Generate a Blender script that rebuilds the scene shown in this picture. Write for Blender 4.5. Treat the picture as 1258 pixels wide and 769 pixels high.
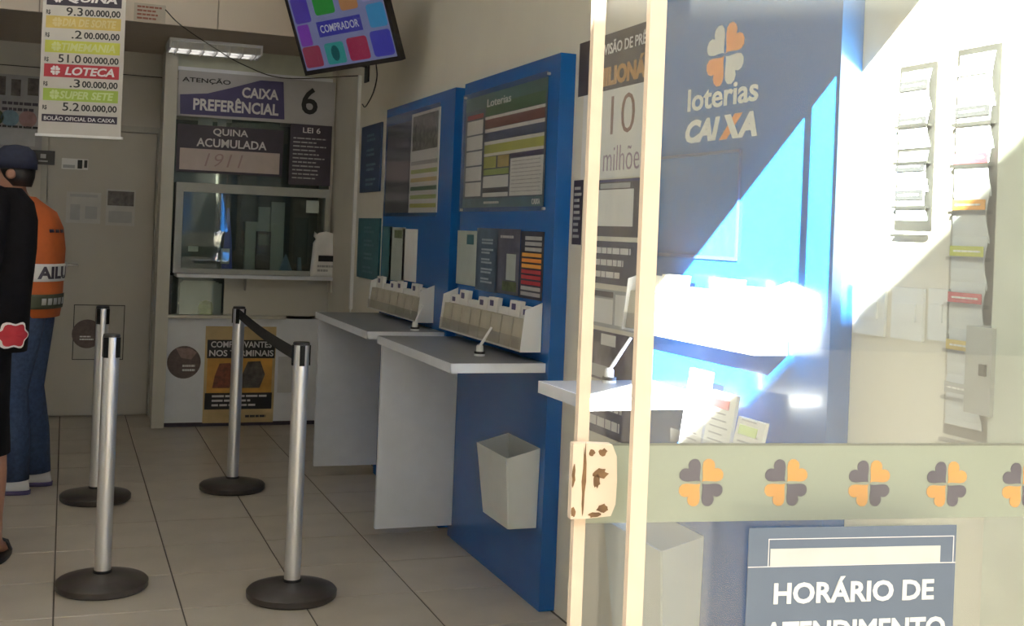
import bpy, bmesh, math, random
import numpy as np
from mathutils import Vector, Matrix
random.seed(7)
for o in list(bpy.data.objects): bpy.data.objects.remove(o)
scene = bpy.context.scene
COL = scene.collection
PI = math.pi

# ------------------------------------------------------------------ camera
F = 1450.0; YAW = math.radians(20.7); ROLL = math.radians(2.3); S = -97.0; H = 1.45
cam_d = bpy.data.cameras.new('camera'); cam = bpy.data.objects.new('camera', cam_d); COL.objects.link(cam)
cam_d.sensor_width = 36; cam_d.lens = F / 1258 * 36; cam_d.clip_start = .02; cam_d.clip_end = 200
cam_d.shift_y = S / 1258
cam.location = (0, 0, H)
cam.rotation_euler = (Matrix.Rotation(-YAW, 4, 'Z') @ Matrix.Rotation(PI/2, 4, 'X') @ Matrix.Rotation(ROLL, 4, 'Z')).to_euler()
scene.camera = cam

# ------------------------------------------------------------------ world, sun, exposure
SUN_DIR = Vector((1.15, 1.0, -.72)).normalized()
w = bpy.data.worlds.new('sky'); scene.world = w; w.use_nodes = True
bg = w.node_tree.nodes['Background']; bg.inputs[0].default_value = (1.0, .985, .95, 1); bg.inputs[1].default_value = 3.6
sd = bpy.data.lights.new('sun', 'SUN'); sun = bpy.data.objects.new('sun', sd); COL.objects.link(sun)
sd.energy = 220; sd.angle = math.radians(.25); sd.color = (1, .95, .86)
sun.location = (-6, -8, 12); sun.rotation_euler = SUN_DIR.to_track_quat('-Z', 'Y').to_euler()
vs = scene.view_settings
vs.view_transform = 'Standard'; vs.look = 'None'; vs.exposure = 0.0; vs.gamma = 1; vs.use_curve_mapping = False

# ------------------------------------------------------------------ pixel helpers (1258 x 769)
def ray(px, py):
    u = (px - 629) / F; v = -(py - 384.5 - S) / F
    c, s = math.cos(ROLL), math.sin(ROLL)
    x = c*u - s*v; y = s*u + c*v
    return Vector((math.sin(YAW) + x*math.cos(YAW), math.cos(YAW) - x*math.sin(YAW), y))
CAM = Vector((0, 0, H))
def onz(px, py, z=0): d = ray(px, py); return CAM + d * ((z - H) / d.z)
def onx(px, py, X): d = ray(px, py); return CAM + d * (X / d.x)
def ony(px, py, Y): d = ray(px, py); return CAM + d * (Y / d.y)

class Fr:
    """a plane in the room: origin, right direction, up direction, normal to the viewer"""
    def __init__(s, o, u, v=(0, 0, 1)):
        s.o = Vector(o); s.u = Vector(u).normalized(); s.v = Vector(v).normalized(); s.n = s.u.cross(s.v).normalized()
    def pt(s, a, b, c=0): return s.o + s.u*a + s.v*b + s.n*c
    def px(s, x, y):
        d = ray(x, y); t = (s.o - CAM).dot(s.n) / d.dot(s.n); p = CAM + d*t - s.o
        return p.dot(s.u), p.dot(s.v)
    def rect(s, x0, y0, x1, y1):
        a0, b1 = s.px(x0, y0); a1, b0 = s.px(x1, y1); return a0, b0, a1, b1
def RW(x): return Fr((x, 0, 0), (0, -1, 0))
def BK(y): return Fr((0, y, 0), (1, 0, 0))

# ------------------------------------------------------------------ materials
MATS = {}
def mat(name, col, rough=.5, metal=0., var=.06, scale=12., bump=0., emit=0., spec=.5, stretch=None, coat=0.):
    if name in MATS: return MATS[name]
    m = bpy.data.materials.new(name); m.use_nodes = True; nt = m.node_tree; N = nt.nodes; L = nt.links
    b = N['Principled BSDF']; b.inputs['Roughness'].default_value = rough; b.inputs['Metallic'].default_value = metal
    b.inputs['Specular IOR Level'].default_value = spec; b.inputs['Coat Weight'].default_value = coat
    tc = N.new('ShaderNodeTexCoord'); mp = N.new('ShaderNodeMapping'); L.new(tc.outputs['Object'], mp.inputs[0])
    if stretch: mp.inputs['Scale'].default_value = stretch
    no = N.new('ShaderNodeTexNoise'); no.inputs['Scale'].default_value = scale; no.inputs['Detail'].default_value = 5
    L.new(mp.outputs[0], no.inputs[0])
    rp = N.new('ShaderNodeValToRGB'); L.new(no.outputs[0], rp.inputs[0])
    rp.color_ramp.elements[0].position = .3; rp.color_ramp.elements[1].position = .7
    rp.color_ramp.elements[0].color = tuple(max(0, c*(1-var)) for c in col) + (1,)
    rp.color_ramp.elements[1].color = tuple(min(1, c*(1+var)) for c in col) + (1,)
    L.new(rp.outputs[0], b.inputs['Base Color'])
    if bump:
        bp = N.new('ShaderNodeBump'); bp.inputs['Strength'].default_value = bump; bp.inputs['Distance'].default_value = .01
        L.new(no.outputs[0], bp.inputs['Height']); L.new(bp.outputs[0], b.inputs['Normal'])
    if emit:
        L.new(rp.outputs[0], b.inputs['Emission Color']); b.inputs['Emission Strength'].default_value = emit
    MATS[name] = m; return m
def srgb(r, g, b):
    f = lambda c: (c/255/12.92) if c <= 10 else ((c/255+.055)/1.055)**2.4
    return (f(r), f(g), f(b))
def glass_mat(name, tint=(1, 1, 1), dust_veil=.06, rough=.0, ior=1.5):
    m = bpy.data.materials.new(name); m.use_nodes = True; nt = m.node_tree; N = nt.nodes; L = nt.links; N.clear()
    out = N.new('ShaderNodeOutputMaterial'); tr = N.new('ShaderNodeBsdfTransparent'); tr.inputs[0].default_value = tint + (1,)
    gl = N.new('ShaderNodeBsdfGlossy'); gl.inputs['Roughness'].default_value = rough
    fr = N.new('ShaderNodeFresnel'); ge = N.new('ShaderNodeNewGeometry')
    io = N.new('ShaderNodeMapRange'); io.inputs[3].default_value = ior; io.inputs[4].default_value = 1/ior   # leaving the pane, not entering it
    L.new(ge.outputs['Backfacing'], io.inputs[0]); L.new(io.outputs[0], fr.inputs[0])
    mx = N.new('ShaderNodeMixShader'); L.new(fr.outputs[0], mx.inputs[0]); L.new(tr.outputs[0], mx.inputs[1]); L.new(gl.outputs[0], mx.inputs[2])
    df = N.new('ShaderNodeBsdfDiffuse'); df.inputs[0].default_value = (.8, .78, .72, 1)  # diffuse dust film mixed in to raise the milky veil
    tc = N.new('ShaderNodeTexCoord'); no = N.new('ShaderNodeTexNoise'); no.inputs['Scale'].default_value = 3; no.inputs['Detail'].default_value = 6
    L.new(tc.outputs['Object'], no.inputs[0])
    mr = N.new('ShaderNodeMapRange'); mr.inputs[1].default_value = .3; mr.inputs[2].default_value = .7
    mr.inputs[3].default_value = dust_veil*.6; mr.inputs[4].default_value = dust_veil*1.4; L.new(no.outputs[0], mr.inputs[0])
    m2 = N.new('ShaderNodeMixShader'); L.new(mr.outputs[0], m2.inputs[0]); L.new(mx.outputs[0], m2.inputs[1]); L.new(df.outputs[0], m2.inputs[2])
    L.new(m2.outputs[0], out.inputs[0]); MATS[name] = m; return m

WALL = mat('painted_wall_cream', (.62, .58, .50), .7, var=.04, scale=3, bump=.05)
WALLW = mat('painted_wall_white', (.78, .77, .73), .6, var=.03, scale=3, bump=.05)
BACKW = mat('grey_laminate', (.50, .47, .41), .5, var=.04, scale=2)
BOOTH = mat('booth_laminate', (.56, .54, .47), .45, var=.04, scale=2)
WHITE = mat('white_laminate', (.78, .80, .84), .4, var=.03)
PLASW = mat('white_plastic', (.80, .80, .78), .35, var=.02)
PAPER = mat('white_paper', (.80, .79, .76), .7, var=.04)
TAN = mat('tan_paper', (.52, .48, .38), .6, var=.12)
BLUE = mat('blue_laminate', (.006, .102, .37), .22, var=.05, scale=4, coat=.2)
BLUED = mat('navy_laminate', (.018, .05, .20), .3, var=.06, scale=4)
NAVY = mat('navy_print', (.035, .06, .17), .4, var=.1)
TEAL = mat('teal_print', (.03, .14, .18), .4, var=.15, scale=30)
GREYC = mat('grey_counter', (.20, .21, .23), .35, var=.05)
BLACK = mat('black_plastic', (.016, .015, .015), .4, var=.1)
INK = mat('black_ink', (.02, .02, .022), .6, var=.1)
DARK = mat('dark_purple_print', (.045, .035, .055), .5, var=.15)
PUR = mat('purple_print', (.055, .045, .15), .45, var=.08)
ORANGE = mat('orange_print', (.80, .28, .05), .5, var=.06)
AMBER = mat('amber_print', (.78, .36, .07), .5, var=.08)
RED = mat('red_print', (.42, .035, .05), .5, var=.08)
GREEN = mat('green_print', (.34, .46, .08), .5, var=.08)
LIME = mat('lime_print', (.50, .52, .08), .5, var=.08)
OCHRE = mat('ochre_print', (.56, .42, .12), .5, var=.08)
STEEL = mat('brushed_steel', (.80, .79, .78), .38, .9, var=.04, scale=40, stretch=(1, 1, .05))
RUBBER = mat('black_rubber', (.045, .037, .033), .36, var=.15, scale=25)
CREAM = mat('cream_painted_metal', (.66, .545, .42), .4, var=.04, scale=20, bump=.05)
RUST = mat('brown_rust', (.16, .09, .04), .8, var=.3, scale=40)
SKIN = mat('skin', (.34, .17, .11), .5, var=.05)
HAIR = mat('black_hair', (.012, .010, .010), .5, var=.2, scale=60)
CLOTHB = mat('black_cloth', (.006, .0055, .007), .9, var=.2, scale=30, bump=.1, spec=.15)
VEST = mat('orange_cloth', (.50, .11, .025), .75, var=.08, scale=18, bump=.1)
DENIM = mat('denim', (.035, .06, .13), .85, var=.25, scale=50, bump=.1)
CAPC = mat('navy_cloth', (.022, .028, .06), .8, var=.15, scale=40)
GLASS = glass_mat('shopfront_glass', (.985, 1, .99), .016)
GLASSI = glass_mat('booth_glass', (.84, .90, .88), .02)
ACRYL = glass_mat('clear_acrylic', (.98, .98, .98), .02, .12)
FROST = mat('frosted_film', (.31, .345, .275), .5, var=.03, scale=4)
PCLOV_D = mat('clover_dark', (.055, .045, .085), .5, var=.05)
PCLOV_O = mat('clover_orange', (.66, .29, .045), .5, var=.05)
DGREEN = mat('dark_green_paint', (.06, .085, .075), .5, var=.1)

# ------------------------------------------------------------------ object helpers
def wloc(o):
    v = Vector((0, 0, 0))
    while o is not None: v = v + o.location; o = o.parent
    return v
def tag(o, label=None, cat=None, group=None, kind=None):
    if label: o['label'] = label
    if cat: o['category'] = cat
    if group: o['group'] = group
    if kind: o['kind'] = kind
    return o
def thing(name, label, cat, loc=(0, 0, 0), group=None, kind=None):
    o = bpy.data.objects.new(name, None); COL.objects.link(o); o.location = loc; o.empty_display_size = .1
    return tag(o, label, cat, group, kind)
def obj(name, bm, m, parent=None, smooth=False, bevel=0., label=None, cat=None, group=None, kind=None):
    """links a bmesh (in world coordinates) as one object; top-level ones get their origin at the base"""
    if bevel:
        es = [e for e in bm.edges if len(e.link_faces) == 2 and e.calc_face_angle(0) > .6]
        bmesh.ops.bevel(bm, geom=es, offset=bevel, segments=2, affect='EDGES', clamp_overlap=True)
    bmesh.ops.recalc_face_normals(bm, faces=bm.faces)
    vs_ = [v.co for v in bm.verts]
    if parent is None:
        lo = Vector((min(v[i] for v in vs_) for i in range(3))); hi = Vector((max(v[i] for v in vs_) for i in range(3)))
        org = Vector(((lo.x+hi.x)/2, (lo.y+hi.y)/2, lo.z))
    else: org = wloc(parent)
    for v in bm.verts: v.co -= org
    me = bpy.data.meshes.new(name); bm.to_mesh(me); bm.free()
    for mm in (m if isinstance(m, (list, tuple)) else [m]): me.materials.append(mm)
    if smooth:
        me.polygons.foreach_set('use_smooth', [True]*len(me.polygons))
    o = bpy.data.objects.new(name, me); COL.objects.link(o)
    if parent is None: o.location = org
    else: o.parent = parent
    return tag(o, label, cat, group, kind)
def auto_smooth(o, ang=40):
    me = o.data
    me.polygons.foreach_set('use_smooth', [True]*len(me.polygons))
    me.set_sharp_from_angle(angle=math.radians(ang)); return o
def new(): return bmesh.new()
def hexa(bm, p):
    v = [bm.verts.new(x) for x in p]
    for f in ((0,1,2,3),(4,5,6,7),(0,1,5,4),(1,2,6,5),(2,3,7,6),(3,0,4,7)): bm.faces.new([v[i] for i in f])
    return bm
def box(bm, x0, x1, y0, y1, z0, z1):
    return hexa(bm, [(x0,y0,z0),(x1,y0,z0),(x1,y1,z0),(x0,y1,z0),(x0,y0,z1),(x1,y0,z1),(x1,y1,z1),(x0,y1,z1)])
def bfr(bm, fr, a0, b0, a1, b1, c0, c1):
    return hexa(bm, [fr.pt(a,b,c) for c in (c0,c1) for a,b in ((a0,b0),(a1,b0),(a1,b1),(a0,b1))])
def pfr(bm, fr, pts, c0, c1):
    lo = [bm.verts.new(fr.pt(a,b,c0)) for a,b in pts]; hi = [bm.verts.new(fr.pt(a,b,c1)) for a,b in pts]
    bm.faces.new(lo[::-1]); bm.faces.new(hi)
    for i in range(len(pts)):
        j = (i+1) % len(pts); bm.faces.new((lo[i], lo[j], hi[j], hi[i]))
    return bm
def card(name, fr, r, c0, th, m, parent=None, **k):
    bm = new(); bfr(bm, fr, r[0], r[1], r[2], r[3], c0, c0+th); return obj(name, bm, m, parent, **k)
def lathe(bm, c, prof, n=32, axis=(0,0,1)):
    ax = Vector(axis).normalized(); q = Vector((0,0,1)).rotation_difference(ax); c = Vector(c); rings = []
    for r, z in prof:
        if r < 1e-6: rings.append([bm.verts.new(c + q @ Vector((0,0,z)))])
        else: rings.append([bm.verts.new(c + q @ Vector((r*math.cos(2*PI*i/n), r*math.sin(2*PI*i/n), z))) for i in range(n)])
    for A, B in zip(rings, rings[1:]):
        for i in range(n):
            j = (i+1) % n
            if len(A) == 1 and len(B) == 1: continue
            if len(A) == 1: bm.faces.new((A[0], B[i], B[j]))
            elif len(B) == 1: bm.faces.new((A[i], A[j], B[0]))
            else: bm.faces.new((A[i], A[j], B[j], B[i]))
    for R, e in ((rings[0], 0), (rings[-1], 1)):
        if len(R) > 1: bm.faces.new(R if e else R[::-1])
    return bm
def tube(bm, pts, r, n=8):
    pts = [Vector(p) for p in pts]; rings = []
    for i, p in enumerate(pts):
        t = (pts[min(i+1, len(pts)-1)] - pts[max(i-1, 0)]).normalized()
        a = t.orthogonal().normalized() if i == 0 else (rings_a - t*rings_a.dot(t)).normalized()
        rings_a = a; b = t.cross(a); rr = r[i] if isinstance(r, (list, tuple)) else r
        rings.append([bm.verts.new(p + a*rr*math.cos(2*PI*k/n) + b*rr*math.sin(2*PI*k/n)) for k in range(n)])
    for A, B in zip(rings, rings[1:]):
        for i in range(n): bm.faces.new((A[i], A[(i+1) % n], B[(i+1) % n], B[i]))
    bm.faces.new(rings[0][::-1]); bm.faces.new(rings[-1]); return bm
def curve_pts(p, n=16):
    p = [Vector(q) for q in p]; out = []
    P = [p[0]*2-p[1]] + p + [p[-1]*2-p[-2]]
    for i in range(1, len(P)-2):
        for k in range(n):
            t = k/n; a, b, c, d = P[i-1:i+3]
            out.append(.5*((2*b) + (c-a)*t + (2*a-5*b+4*c-d)*t*t + (3*b-a-3*c+d)*t**3))
    out.append(p[-1]); return out
TXT = {}
def text_mesh(s, bold=.0, shear=0., ext=.02):
    key = (s, bold, shear)
    cu = bpy.data.curves.new('t', 'FONT'); cu.body = s; cu.size = 1; cu.extrude = ext; cu.offset = bold; cu.shear = shear; cu.resolution_u = 3
    o = bpy.data.objects.new('t', cu); me = bpy.data.meshes.new_from_object(o)
    vs_ = [tuple(v.co) for v in me.vertices]; fs = [tuple(p.vertices) for p in me.polygons]
    bpy.data.objects.remove(o); bpy.data.curves.remove(cu); bpy.data.meshes.remove(me)
    return vs_, fs
def text(name, s, fr, r, c0, m, parent, bold=.01, shear=0., th=.0012, mapf=None):
    """lettering stretched into the rectangle r=(a0,b0,a1,b1) of a plane"""
    vs_, fs = text_mesh(s, bold, shear)
    if not vs_: return
    x0 = min(v[0] for v in vs_); x1 = max(v[0] for v in vs_); y0 = min(v[1] for v in vs_); y1 = max(v[1] for v in vs_)
    z0 = min(v[2] for v in vs_); z1 = max(v[2] for v in vs_)
    bm = new(); vv = []
    for x, y, z in vs_:
        a = r[0] + (x-x0)/(x1-x0)*(r[2]-r[0]); b = r[1] + (y-y0)/(y1-y0)*(r[3]-r[1]); c = c0 + (z-z0)/max(z1-z0, 1e-6)*th
        vv.append(bm.verts.new(mapf(a, b, c) if mapf else fr.pt(a, b, c)))
    for f in fs:
        try: bm.faces.new([vv[i] for i in f])
        except ValueError: pass
    return obj(name, bm, m, parent)
def lines(name, fr, r, n, c0, m, parent, fill=.5, jit=.35, th=.0008):
    """rows of print too small to read"""
    bm = new(); h = (r[3]-r[1])/n
    for i in range(n):
        b = r[3] - (i+.5)*h; e = r[2] - (r[2]-r[0])*random.random()*jit
        a = r[0]
        while a < e - 1e-4:
            wd = (r[2]-r[0])*random.uniform(.08, .22); a1 = min(a+wd, e)
            bfr(bm, fr, a, b-h*fill/2, a1, b+h*fill/2, c0, c0+th); a = a1 + (r[2]-r[0])*.025
    return obj(name, bm, m, parent)
def sub(r, fa0, fb0, fa1, fb1):
    """fraction of a rectangle, (0,0) lower left"""
    return (r[0]+(r[2]-r[0])*fa0, r[1]+(r[3]-r[1])*fb0, r[0]+(r[2]-r[0])*fa1, r[1]+(r[3]-r[1])*fb1)
def heart(n=22):
    """heart with its point at the origin, opening along +y, unit height"""
    out = []
    for i in range(n):
        t = 2*PI*i/n + PI
        x = 16*math.sin(t)**3; y = 13*math.cos(t) - 5*math.cos(2*t) - 2*math.cos(3*t) - math.cos(4*t)
        out.append((x/29, (y+17)/29))
    return out
def petal(name, fr, ca, cb, size, ang, m, parent, c0, th=.001, wide=1., rx=1.):
    bm = new(); c, s = math.cos(ang), math.sin(ang); pts = []
    for x, y in heart():
        x *= size*wide; y *= size
        pts.append((ca + (x*c - y*s)*rx, cb + x*s + y*c))
    if len(pts) > 2: pfr(bm, fr, pts, c0, c0+th)
    return obj(name, bm, m, parent)
def clover(fr, ca, cb, size, mats, parent, c0, rx=1.):
    for k, ang in enumerate((PI/4, -PI/4, -3*PI/4, 3*PI/4)):
        d = size*.05
        petal('clover_petal', fr, ca - math.sin(ang)*d*rx, cb + math.cos(ang)*d, size*.98, ang, mats[k % 2], parent, c0, wide=1.06, rx=rx)
def copy_tree(o, parent=None, loc=None, label=None):
    c = o.copy(); COL.objects.link(c); c.parent = parent
    if loc is not None: c.location = loc
    if label: c['label'] = label
    for ch in list(o.children): copy_tree(ch, c)
    return c

# =================================================================== SETTING
W = 1.82; PF = 1.755; YB = 9.15; YF = 8.57; ZS = 2.68; YS = 7.72; ZC = 3.35; XL = -2.4; Y0 = 1.5
T = .45
fl = obj('floor', box(new(), XL, W, 1.3, YB, -.06, -.004), mat('grout', (.10, .085, .07), .8), kind='structure')
fl['label'] = 'beige square tiled floor with dark grout joints'
TILE = [mat('floor_tile_%d' % i, c, .32, var=.07, scale=5) for i, c in enumerate([(.47, .415, .34), (.455, .40, .33), (.485, .425, .35)])]
tile_me = {}
def tile_mesh(sx, sy, k):
    key = (round(sx, 3), round(sy, 3), k)
    if key not in tile_me:
        bm = box(new(), -sx/2, sx/2, -sy/2, sy/2, 0, .02)
        es = [e for e in bm.edges if all(v.co.z > .01 for v in e.verts)]
        bmesh.ops.bevel(bm, geom=es, offset=.002, segments=1, affect='EDGES'); bmesh.ops.recalc_face_normals(bm, faces=bm.faces)
        me = bpy.data.meshes.new('tile'); bm.to_mesh(me); bm.free(); me.materials.append(TILE[k]); tile_me[key] = me
    return tile_me[key]
xs = [XL + 0] + [round(.01 + T*i, 3) for i in range(-5, 5) if XL < .01 + T*i < W] + [W]
ys = [1.3] + [round(4.55 + T*i, 3) for i in range(-7, 11) if 1.3 < 4.55 + T*i < YB] + [YB]
for i in range(len(xs)-1):
    for j in range(len(ys)-1):
        sx, sy = xs[i+1]-xs[i]-.006, ys[j+1]-ys[j]-.006
        if sx < .02 or sy < .02: continue
        t = bpy.data.objects.new('tile', tile_mesh(sx, sy, random.randrange(3))); COL.objects.link(t); t.parent = fl
        t.location = Vector(((xs[i]+xs[i+1])/2, (ys[j]+ys[j+1])/2, -.0205)) - fl.location
tag(obj('wall_right', box(new(), W, W+.15, 1.3, YB+.15, -.06, ZC), mat('painted_wall_ivory', (.74, .70, .60), .6, var=.03, scale=3, bump=.05)), 'cream painted side wall behind the blue stations', kind='structure')
tag(obj('wall_back', box(new(), XL, W, YB, YB+.15, -.06, ZC), BACKW), 'grey panelled back wall', kind='structure')
tag(obj('wall_left', box(new(), XL-.15, XL, 1.3, YB+.15, -.06, ZC), WALLW), 'plain side wall', kind='structure')
tag(obj('ceiling', box(new(), XL-.15, W+.15, 1.3, YB+.15, ZC, ZC+.12), WALLW), 'plain white ceiling', kind='structure')
# lowered soffit over the counter with panelled fascia
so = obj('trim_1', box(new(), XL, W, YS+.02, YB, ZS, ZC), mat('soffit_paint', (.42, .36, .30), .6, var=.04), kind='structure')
so['label'] = 'lowered soffit over the service booth'
jx = [XL, -1.3, -.2, ony(268, 20, YS).x, W]
for i in range(4):
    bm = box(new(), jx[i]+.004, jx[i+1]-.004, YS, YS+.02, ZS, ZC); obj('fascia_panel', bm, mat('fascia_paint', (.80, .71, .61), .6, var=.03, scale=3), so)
obj('joint_line', box(new(), XL, W, 9.135, 9.15, 2.505, 2.51), INK, so)
# unseen entrance facade, edges of the opening set to shape the sun patch
wf = obj('wall_front', box(new(), XL-.15, -.46, 1.42, 1.56, -.06, 4.4), WALLW, kind='structure'); wf['label'] = 'unseen shop front wall beside the entrance, limiting the sun patch'
obj('lintel', box(new(), -.46, 2.6, 1.42, 1.56, 2.60, 4.4), WALLW, wf)
tag(obj('pavement', box(new(), -34, 20, -14, 1.3, -.10, -.02), mat('concrete_pavement', (.62, .54, .42), .8, var=.12, scale=3, bump=.2)), 'pale concrete pavement and street outside the shop', kind='structure')
ob = obj('wall_sun_block', box(new(), -34, 20, -14, -13, -.1, 12.42), mat('dark_render', (.30, .28, .25), .8, var=.1, scale=.6), kind='structure'); ob['label'] = 'added building front across the street, blocking low sun'  # added out of view to cut the sun patch; darkened for glass reflections
for i in range(12):
    for j in range(3):
        x = -32 + i*4.3
        obj('window_pane', box(new(), x, x+1.5, -13.0, -12.97, 1.2+j*3.6, 2.9+j*3.6), mat('far_pane', (.08, .10, .12), .1), ob)

# ------------------------------------------------------------------ back door and what hangs on it
bk = BK(YB)
dz = 2.1; dx0, dx1 = bk.px(52, 400)[0], bk.px(183, 400)[0]
dr = obj('door_1', box(new(), dx0, dx1, YB-.04, YB-.004, .012, bk.px(150, 163)[1]), BACKW, kind='structure', bevel=.003); dr['label'] = 'grey flush door at the back'
dtop = bk.px(150, 163)[1]
bm = new(); box(bm, dx0-.05, dx0-.006, YB-.055, YB, 0, dtop+.05); box(bm, dx1+.006, dx1+.03, YB-.055, YB, 0, dtop+.05); box(bm, dx0-.006, dx1+.006, YB-.055, YB, dtop+.006, dtop+.05)
obj('door_frame', bm, mat('door_frame_paint', (.42, .40, .35), .5), dr)
df = BK(YB-.04)
r = df.rect(92, 375, 150, 441); card('hatch_gap', df, (r[0]-.006, r[1]-.006, r[2]+.006, r[3]+.006), 0, .002, INK, dr); card('hatch_cover', df, r, .0021, .005, mat('hatch_paint', (.47, .445, .39), .5), dr, bevel=.002)
ha, hb = df.px(80, 325)
bm = new(); lathe(bm, df.pt(ha, hb, 0), [(.022, 0), (.022, .008), (.008, .01), (.008, .045)], 16, (0, -1, 0)); tube(bm, [df.pt(ha-.005, hb, .04), df.pt(ha+.09, hb, .04)], .008, 8)
obj('door_handle', bm, STEEL, dr, smooth=True)
ca, cb = df.px(107, 410)
lb = thing('round_sticker', 'round brown sticker on the hatch of the back door', 'sticker', df.pt(ca, cb-.11, .007))
BRN = mat('brown_print', (.12, .085, .075), .5, var=.3, scale=30)
bm = new(); lathe(bm, df.pt(ca, cb, .006), [(.105, 0), (.105, .0015)], 28, (0, -1, 0)); obj('disc', bm, BRN, lb)
lines('print', df, (ca-.05, cb-.05, ca+.06, cb-.01), 2, .0076, PAPER, lb)
def sheet(name, fr, r, mt, label, cat='notice', th=.0015, c0=.0005, head=None, rows=0, ink=INK, pic=None, group=None):
    t = thing(name, label, cat, fr.pt((r[0]+r[2])/2, r[1], c0), group); card('paper', fr, r, c0, th, mt, t)
    c = c0+th
    if head: card('header_bar', fr, sub(r, .1, .84, .9, .93), c, .0006, head, t)
    if pic:
        for q, mm in pic: card('picture', fr, sub(r, *q), c, .0006, mm, t)
    if rows: lines('printed_text', fr, sub(r, .1, .08, .9, .78 if head else .92), rows, c, ink, t)
    return t
PGREY = mat('grey_paper', (.42, .42, .42), .7, var=.08); PBLUE = mat('pale_blue_print', (.16, .26, .33), .6, var=.2, scale=25)
PPINK = mat('dull_pink_print', (.34, .20, .20), .6, var=.2, scale=25); PHOTO = mat('photo_print', (.10, .085, .075), .5, var=.6, scale=22); PGRN = mat('photo_green', (.07, .10, .04), .5, var=.5, scale=30)
sheet('notice_sheet', df, df.rect(82, 235, 123, 275), mat('thin_grey_paper', (.54, .53, .50), .7), 'white notice with grey heading on the back door', head=PGREY, pic=[((.12, .1, .4, .6), PGREY), ((.55, .15, .9, .55), PGREY)])
sheet('notice_sheet', df, df.rect(131, 232, 165, 278), mat('thin_grey_paper', (.54, .53, .50), .7), 'photo leaflet right of the white notice on the back door', pic=[((.05, .55, .95, .95), PHOTO), ((.1, .08, .9, .4), PGREY)])
sheet('door_label', df, df.rect(76, 194, 108, 209), PAPER, 'small white label with black blocks high on the back door', pic=[((.05, .1, .5, .4), PGREY), ((.6, .1, .78, .9), INK), ((.85, .2, .97, .9), INK)])
sheet('door_sign', BK(YB-.055), BK(YB-.055).rect(39, 184, 67, 203), BLACK, 'small black sign beside the cap of the orange-clad person', 'sign', .006, pic=[((.38, .45, .62, .75), PGREY), ((.3, .2, .7, .3), PGREY)])
pb = sheet('wall_poster', bk, bk.rect(-30, 88, 51, 186), mat('poster_grey', (.33, .32, .32), .5, var=.1), 'grey poster with portraits and coloured circles behind hanging price banner', 'poster', pic=[((.30, .72, .44, .97), PHOTO), ((.52, .72, .66, .94), PHOTO), ((.76, .74, .92, .97), PHOTO), ((.35, .06, .9, .28), PGREY)])
r = bk.rect(-30, 88, 51, 186)
for k, (fa, mm) in enumerate(((.3, PGRN), (.52, PBLUE), (.78, PPINK))):
    bm = new(); q = sub(r, fa, .42, fa, .42); lathe(bm, bk.pt(q[0], q[1], .002), [(.06, 0), (.06, .0008)], 20, (0, -1, 0)); obj('round_picture', bm, mm, pb)
lines('printed_text', bk, sub(r, .35, .28, .95, .34), 1, .002, INK, pb); lines('heading', bk, sub(r, .4, .5, .95, .66), 2, .002, DARK, pb)

# =================================================================== SERVICE BOOTH
bf = BK(YF)
def X(px, py): return bf.px(px, py)[0]
def Z(px, py): return bf.px(px, py)[1]
bx0 = X(203, 60); bt = thing('service_booth', 'pale service booth with glazed window, ledge and priority counter signs', 'booth', (1.2, 8.8, 0))
part = lambda name, m, *a, **k: obj(name, box(new(), *a), m, bt, **k)
x1 = W-.004; y1 = YB-.06
px0 = X(186, 500); px1 = px0+.085
part('corner_post', BOOTH, px0, px1, YF-.04, YF+.06, .0, ZS-.003, bevel=.004)
part('side_panel', BOOTH, px0+.02, px0+.05, YF+.061, y1, .0, ZS-.003)
zl = Z(280, 391); zc = Z(300, 341)
xb = X(275, 370)
part('front_panel', WHITE, px1, x1, YF, YF+.03, .03, zl)
part('plinth', DARK, px1, x1, YF+.012, YF+.03, .0, .029)
part('lower_lip', BOOTH, px1, X(350, 391), YF-.05, YF+.03, zl+.001, zl+.022, bevel=.003)
part('apron_panel', BOOTH, xb, x1, YF, YF+.03, zl+.023, zc-.003)
part('window_ledge', WHITE, X(215, 340), x1, YF-.14, YF+.10, zc-.002, zc+.022, bevel=.004)
for xx in (X(300, 345), X(402, 345)): part('ledge_bracket', BOOTH, xx, xx+.02, YF-.11, YF-.001, zc-.09, zc-.004)
# glazed cash recess below the ledge
part('recess_glass', GLASSI, px1+.02, xb-.002, YF+.004, YF+.010, zl+.023, zc-.003)
part('recess_frame', BLACK, px1, px1+.019, YF-.01, YF+.03, zl+.023, zc-.003)
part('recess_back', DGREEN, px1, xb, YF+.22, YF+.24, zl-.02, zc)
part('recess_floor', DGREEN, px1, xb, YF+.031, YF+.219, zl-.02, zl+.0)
# service window
wx0, wx1 = X(213, 300), X(401, 300); wz0, wz1 = zc+.024, Z(300, 228)
fw = .062
bm = new(); box(bm, wx0, wx0+fw*.8, YF-.06, YF+.05, wz0, wz1); box(bm, wx1-fw*.5, wx1, YF-.06, YF+.05, wz0, wz1)
box(bm, wx0+fw*.8, wx1-fw*.5, YF-.06, YF+.05, wz1-fw, wz1); box(bm, wx0+fw*.8, wx1-fw*.5, YF-.06, YF+.05, wz0, wz0+fw*.55)
obj('window_frame', bm, mat('window_aluminium', (.36, .37, .34), .4, .1), bt, bevel=.003)
part('window_pane', GLASSI, wx0+fw*.8, wx1-fw*.5, YF-.02, YF-.014, wz0+fw*.55, wz1-fw)
part('window_mullion', DGREEN, X(268, 280), X(272, 280), YF-.013, YF+.0, wz0+fw*.55, wz1-fw)
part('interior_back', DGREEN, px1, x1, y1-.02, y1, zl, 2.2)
part('interior_desk', DGREEN, px1, x1, YF+.101, y1-.021, zc-.03, zc+.0)
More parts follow.
